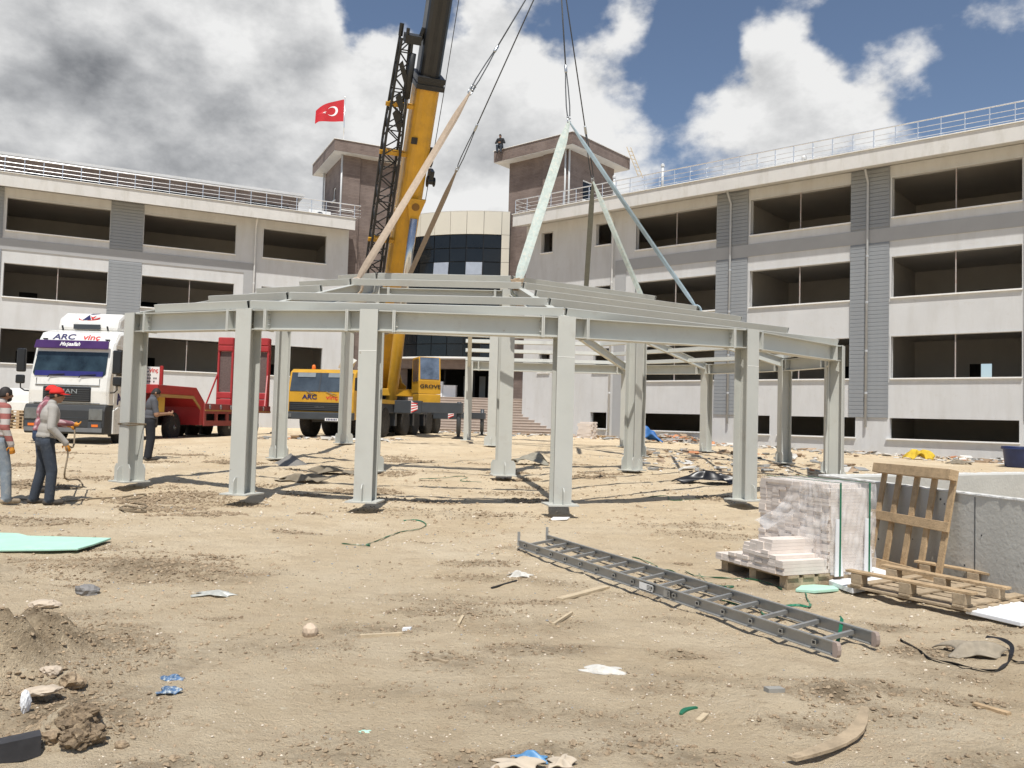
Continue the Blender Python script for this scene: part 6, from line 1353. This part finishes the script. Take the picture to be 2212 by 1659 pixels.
# roof pipes and clutter
for x, y, zt, lab in ((-17.3,-.2,15.3,'white vent pipe on the roof edge, nearer the stair tower'),(-14.2,-.2,15.4,'white vent pipe on the roof edge, farther from the stair tower')):
    q = rwp(x, y, 13.86); e_ = empty('vent_pipe', q, 0, lab, 'vent pipe'); MB().lathe([(.07,-.02),(.07,zt-13.9)], 12).build('pipe', m_pipe, e_, smooth=True); MB().lathe([(.10,zt-13.92),(.10,zt-13.80),(.03,zt-13.74)], 12).build('cap', m_pipe, e_)
q = rwp(-6.2, -.95, 13.86); e_ = empty('roof_lamp', q, 0, 'small white round lamp on the long roof edge', 'lamp'); MB().lathe([(.05,0),(.05,.18),(.12,.2),(.12,.36),(.03,.42)], 14).build('lamp_head', m_sill, e_, smooth=True)
ang_l = math.atan2(LW_D[1], LW_D[0])
def lwp(x, y, z=0): c, s_ = math.cos(ang_l), math.sin(ang_l); return V(LW_P[0]+x*c-y*s_, LW_P[1]+x*s_+y*c, z)
e_ = empty('air_conditioner', lwp(14.6,1.2,13.86), ang_l, 'white boxy roof unit near the stair tower with the flag', 'roof unit'); MB().box(-.7,.7,-.3,.3,.2,.75).build('casing', m_sill, e_, bevel=.02); MB().box(-.6,.6,-.2,.2,0,.199).build('stand', m_cgrey, e_); MB().lathe([(.2,0),(.2,.02)], 20, (0,-.305,.47), (0,-1,0)).build('fan_grille', m_cgrey, e_)
e_ = empty('brick_chimney', lwp(16.0,-.2,13.86), ang_l, 'low brown chimney block with a white cap at the corner of the roof rail', 'chimney'); MB().box(-.35,.35,-.25,.25,0,.62).build('shaft', m_brown, e_); MB().box(-.42,.42,-.32,.32,.621,.68).build('cap', m_sill, e_)

# ------------------------------------------------------------------ stones, clods, rubble
def scatter(name, pts, sizes, mat, label, cat=None, flat=.7, seed=1, box=False, parent=None):
    rr = np.random.default_rng(seed); n = len(pts); P = np.array(pts); sz = np.array(sizes)[:, None]
    if box: bv = np.array([(-1,-1,-1),(1,-1,-1),(1,1,-1),(-1,1,-1),(-1,-1,1),(1,-1,1),(1,1,1),(-1,1,1)], float); bf = np.array([(0,3,2,1),(4,5,6,7),(0,1,5,4),(1,2,6,5),(2,3,7,6),(3,0,4,7)])
    else:
        bv = np.array([(1,0,0),(.3,.95,0),(-.8,.6,0),(-.8,-.6,0),(.3,-.95,0),(.35,.25,.85),(-.45,.3,.8),(-.05,-.5,.85),(0,0,-.8)], float); bf = None
    nv = len(bv); V_ = np.repeat(bv[None], n, 0)*(1+rr.uniform(-.28,.28,(n,nv,1)))
    if box: V_ = V_*np.stack([rr.uniform(.5,1.4,n), rr.uniform(.3,1.0,n), rr.uniform(.08,.25,n)], -1)[:, None, :]
    else: V_[:, :, 2] *= flat
    # random rotation (yaw, slight tilt)
    yaw = rr.uniform(0, 2*PI, n); tl2 = rr.normal(0, .35 if box else .25, n); c, s_ = np.cos(yaw), np.sin(yaw)
    x, y, z = V_[..., 0], V_[..., 1], V_[..., 2]; ct, st_ = np.cos(tl2)[:, None], np.sin(tl2)[:, None]; y2 = y*ct-z*st_; z2 = y*st_+z*ct
    X = x*c[:, None]-y2*s_[:, None]; Y = x*s_[:, None]+y2*c[:, None]; V_ = np.stack([X, Y, z2], -1)*sz[:, None, :]+P[:, None, :]
    fs = [(0,1,5),(1,2,6,5),(2,3,6),(3,7,6),(3,4,7),(4,0,5,7),(5,6,7),(1,0,8),(2,1,8),(3,2,8),(4,3,8),(0,4,8)] if not box else [tuple(f) for f in bf]
    faces = [tuple(i*nv+k for k in f) for i in range(n) for f in fs]
    me = bpy.data.meshes.new(name); me.from_pydata(V_.reshape(-1, 3).tolist(), [], faces); me.materials.append(mat); me.update()
    o = link(name, me); tag(o, label, cat, None, 'stuff'); return o
xs_i = {}
def near_pts(n, seed, ymin=2.9, ymax=16):
    rr = np.random.default_rng(seed); u = rr.uniform(0, 1, n); y = ymin*(ymax/ymin)**u; x = rr.uniform(-.68, .68, n)*y; return x, y, rr
m_peb = M('pale_pebble', (.60,.52,.41), .9, var=.25, vs=2.3, coords='Object'); m_pebd = M('brown_pebble', (.40,.30,.195), .95, var=.3, vs=2.1); m_pebg = M('grey_pebble', (.33,.32,.30), .9, var=.3, vs=2.7)
for nm, n, mat, sd, lo_, hi_ in (('pebbles',4200,m_peb,41,.003,.011),('soil_crumbs',9000,m_pebd,42,.003,.013),('grey_gravel',1300,m_pebg,43,.003,.010)):
    x, y, rr = near_pts(n*2, sd, 2.9, 26); w = fbm(x*1.1, y*1.1, sd)+.5+fbm(x*.35, y*.35, sd+9)*.8; keep = w > rr.uniform(.28,.72,len(x)); x, y = x[keep], y[keep]
    sz = lo_+(hi_-lo_)*rr.random(len(x))**3; sz *= np.clip(y/5, .8, 2.8); z = ground_z(x, y)+sz*.2
    scatter(nm, np.stack([x, y, z], -1), sz, mat, {'pebbles':'pale pebbles strewn over the whole site','soil_crumbs':'brown soil crumbs strewn over the whole site','grey_gravel':'grey gravel strewn over the whole site'}[nm], seed=sd)
# clods on the dark patches
px_, py_, ss_ = [], [], []
rr = np.random.default_rng(5)
for c, rx, ry, w in DIRT:
    n = int(1500*w*min(1.6, rx*ry*2.2)+(150 if rx > .45 else 45)); a = rr.uniform(0, 2*PI, n); r = np.sqrt(rr.uniform(0, 1, n))*1.1; px_ += list(c.x+np.cos(a)*r*rx); py_ += list(c.y+np.sin(a)*r*ry); ss_ += list((.004+.015*rr.random(n)**5)*(1.0 if w > .5 else .7)*min(2.2, max(1, c.y/7)))
px_, py_, ss_ = map(np.array, (px_, py_, ss_)); scatter('loose_clods', np.stack([px_, py_, ground_z(px_, py_)+ss_*.25], -1), ss_, m_clod, 'loose brown clods on the dark soil patches', seed=8)
# builders' rubble along the foot of the wing, by the stairs and behind the crane
def rub(n, seed, fn): 
    rr = np.random.default_rng(seed); q = np.array([fn(rr) for _ in range(n)]); return q
def along(rr):
    x = rr.uniform(-20, 7); y = -abs(rr.normal(0, 1))*1.9-.35; p = rwp(x, y); return p.x, p.y
def foot(rr): p = V(rr.uniform(-6, 4.5), 48.3-abs(rr.normal(0, 1.6)), 0); return p.x, p.y
def heapf(rr): p = rwp(-12.3+rr.normal(0,1.1), -1.3+rr.normal(0,.5)); return p.x, p.y
def under(rr): return rr.uniform(3.5, 10.5), rr.uniform(19, 30)
def crn(rr): return rr.uniform(-10, -4), rr.uniform(29.5, 33)
m_rw = M('rubble_white', (.58,.56,.52), .8, var=.15, vs=1.1); m_rb = M('rubble_brown', (.34,.25,.17), .9, var=.3, vs=1.3); m_rg = M('rubble_grey', (.30,.30,.29), .9, var=.3, vs=1.2); m_ro = M('rubble_tile', (.50,.22,.11), .9, var=.3, vs=1.3)
for nm, mat, n1, n2, n3, n4, n5, sd in (('white_rubble',m_rw,620,220,70,90,70,51),('brown_rubble',m_rb,420,120,90,150,40,52),('grey_rubble',m_rg,380,140,60,120,40,53),('tile_rubble',m_ro,40,10,55,8,4,54)):
    q = np.concatenate([rub(n1, sd, along), rub(n2, sd+10, foot), rub(n3, sd+20, heapf), rub(n4, sd+30, under), rub(n5, sd+40, crn)]); rr = np.random.default_rng(sd+3); sz = .035+.15*rr.random(len(q))**3
    h_ = np.concatenate([np.zeros(n1), np.zeros(n2), np.maximum(0, .35-.16*np.hypot(*(rub(n3, sd+20, heapf)-np.array(rwp(-12.3,-1.3).xy)).T)), np.zeros(n4), np.zeros(n5)])
    scatter(nm, np.stack([q[:,0], q[:,1], ground_z(q[:,0], q[:,1])+sz*.25+h_], -1), sz, mat, {'white_rubble':'white plaster rubble lying along the wing and the stairs','brown_rubble':'brown board scraps lying along the wing and the stairs','grey_rubble':'grey rubble lying along the wing and the stairs','tile_rubble':'orange brick rubble in the heap before the long basement window'}[nm], seed=sd, box=True)
q = rwp(-3.1,-.75); rock('concrete_block', 1868, 966, .35, .25, .22, m_conc, 'grey concrete lump at the foot of the grey drain pipe', 'block', 61, .3, 2, .15)
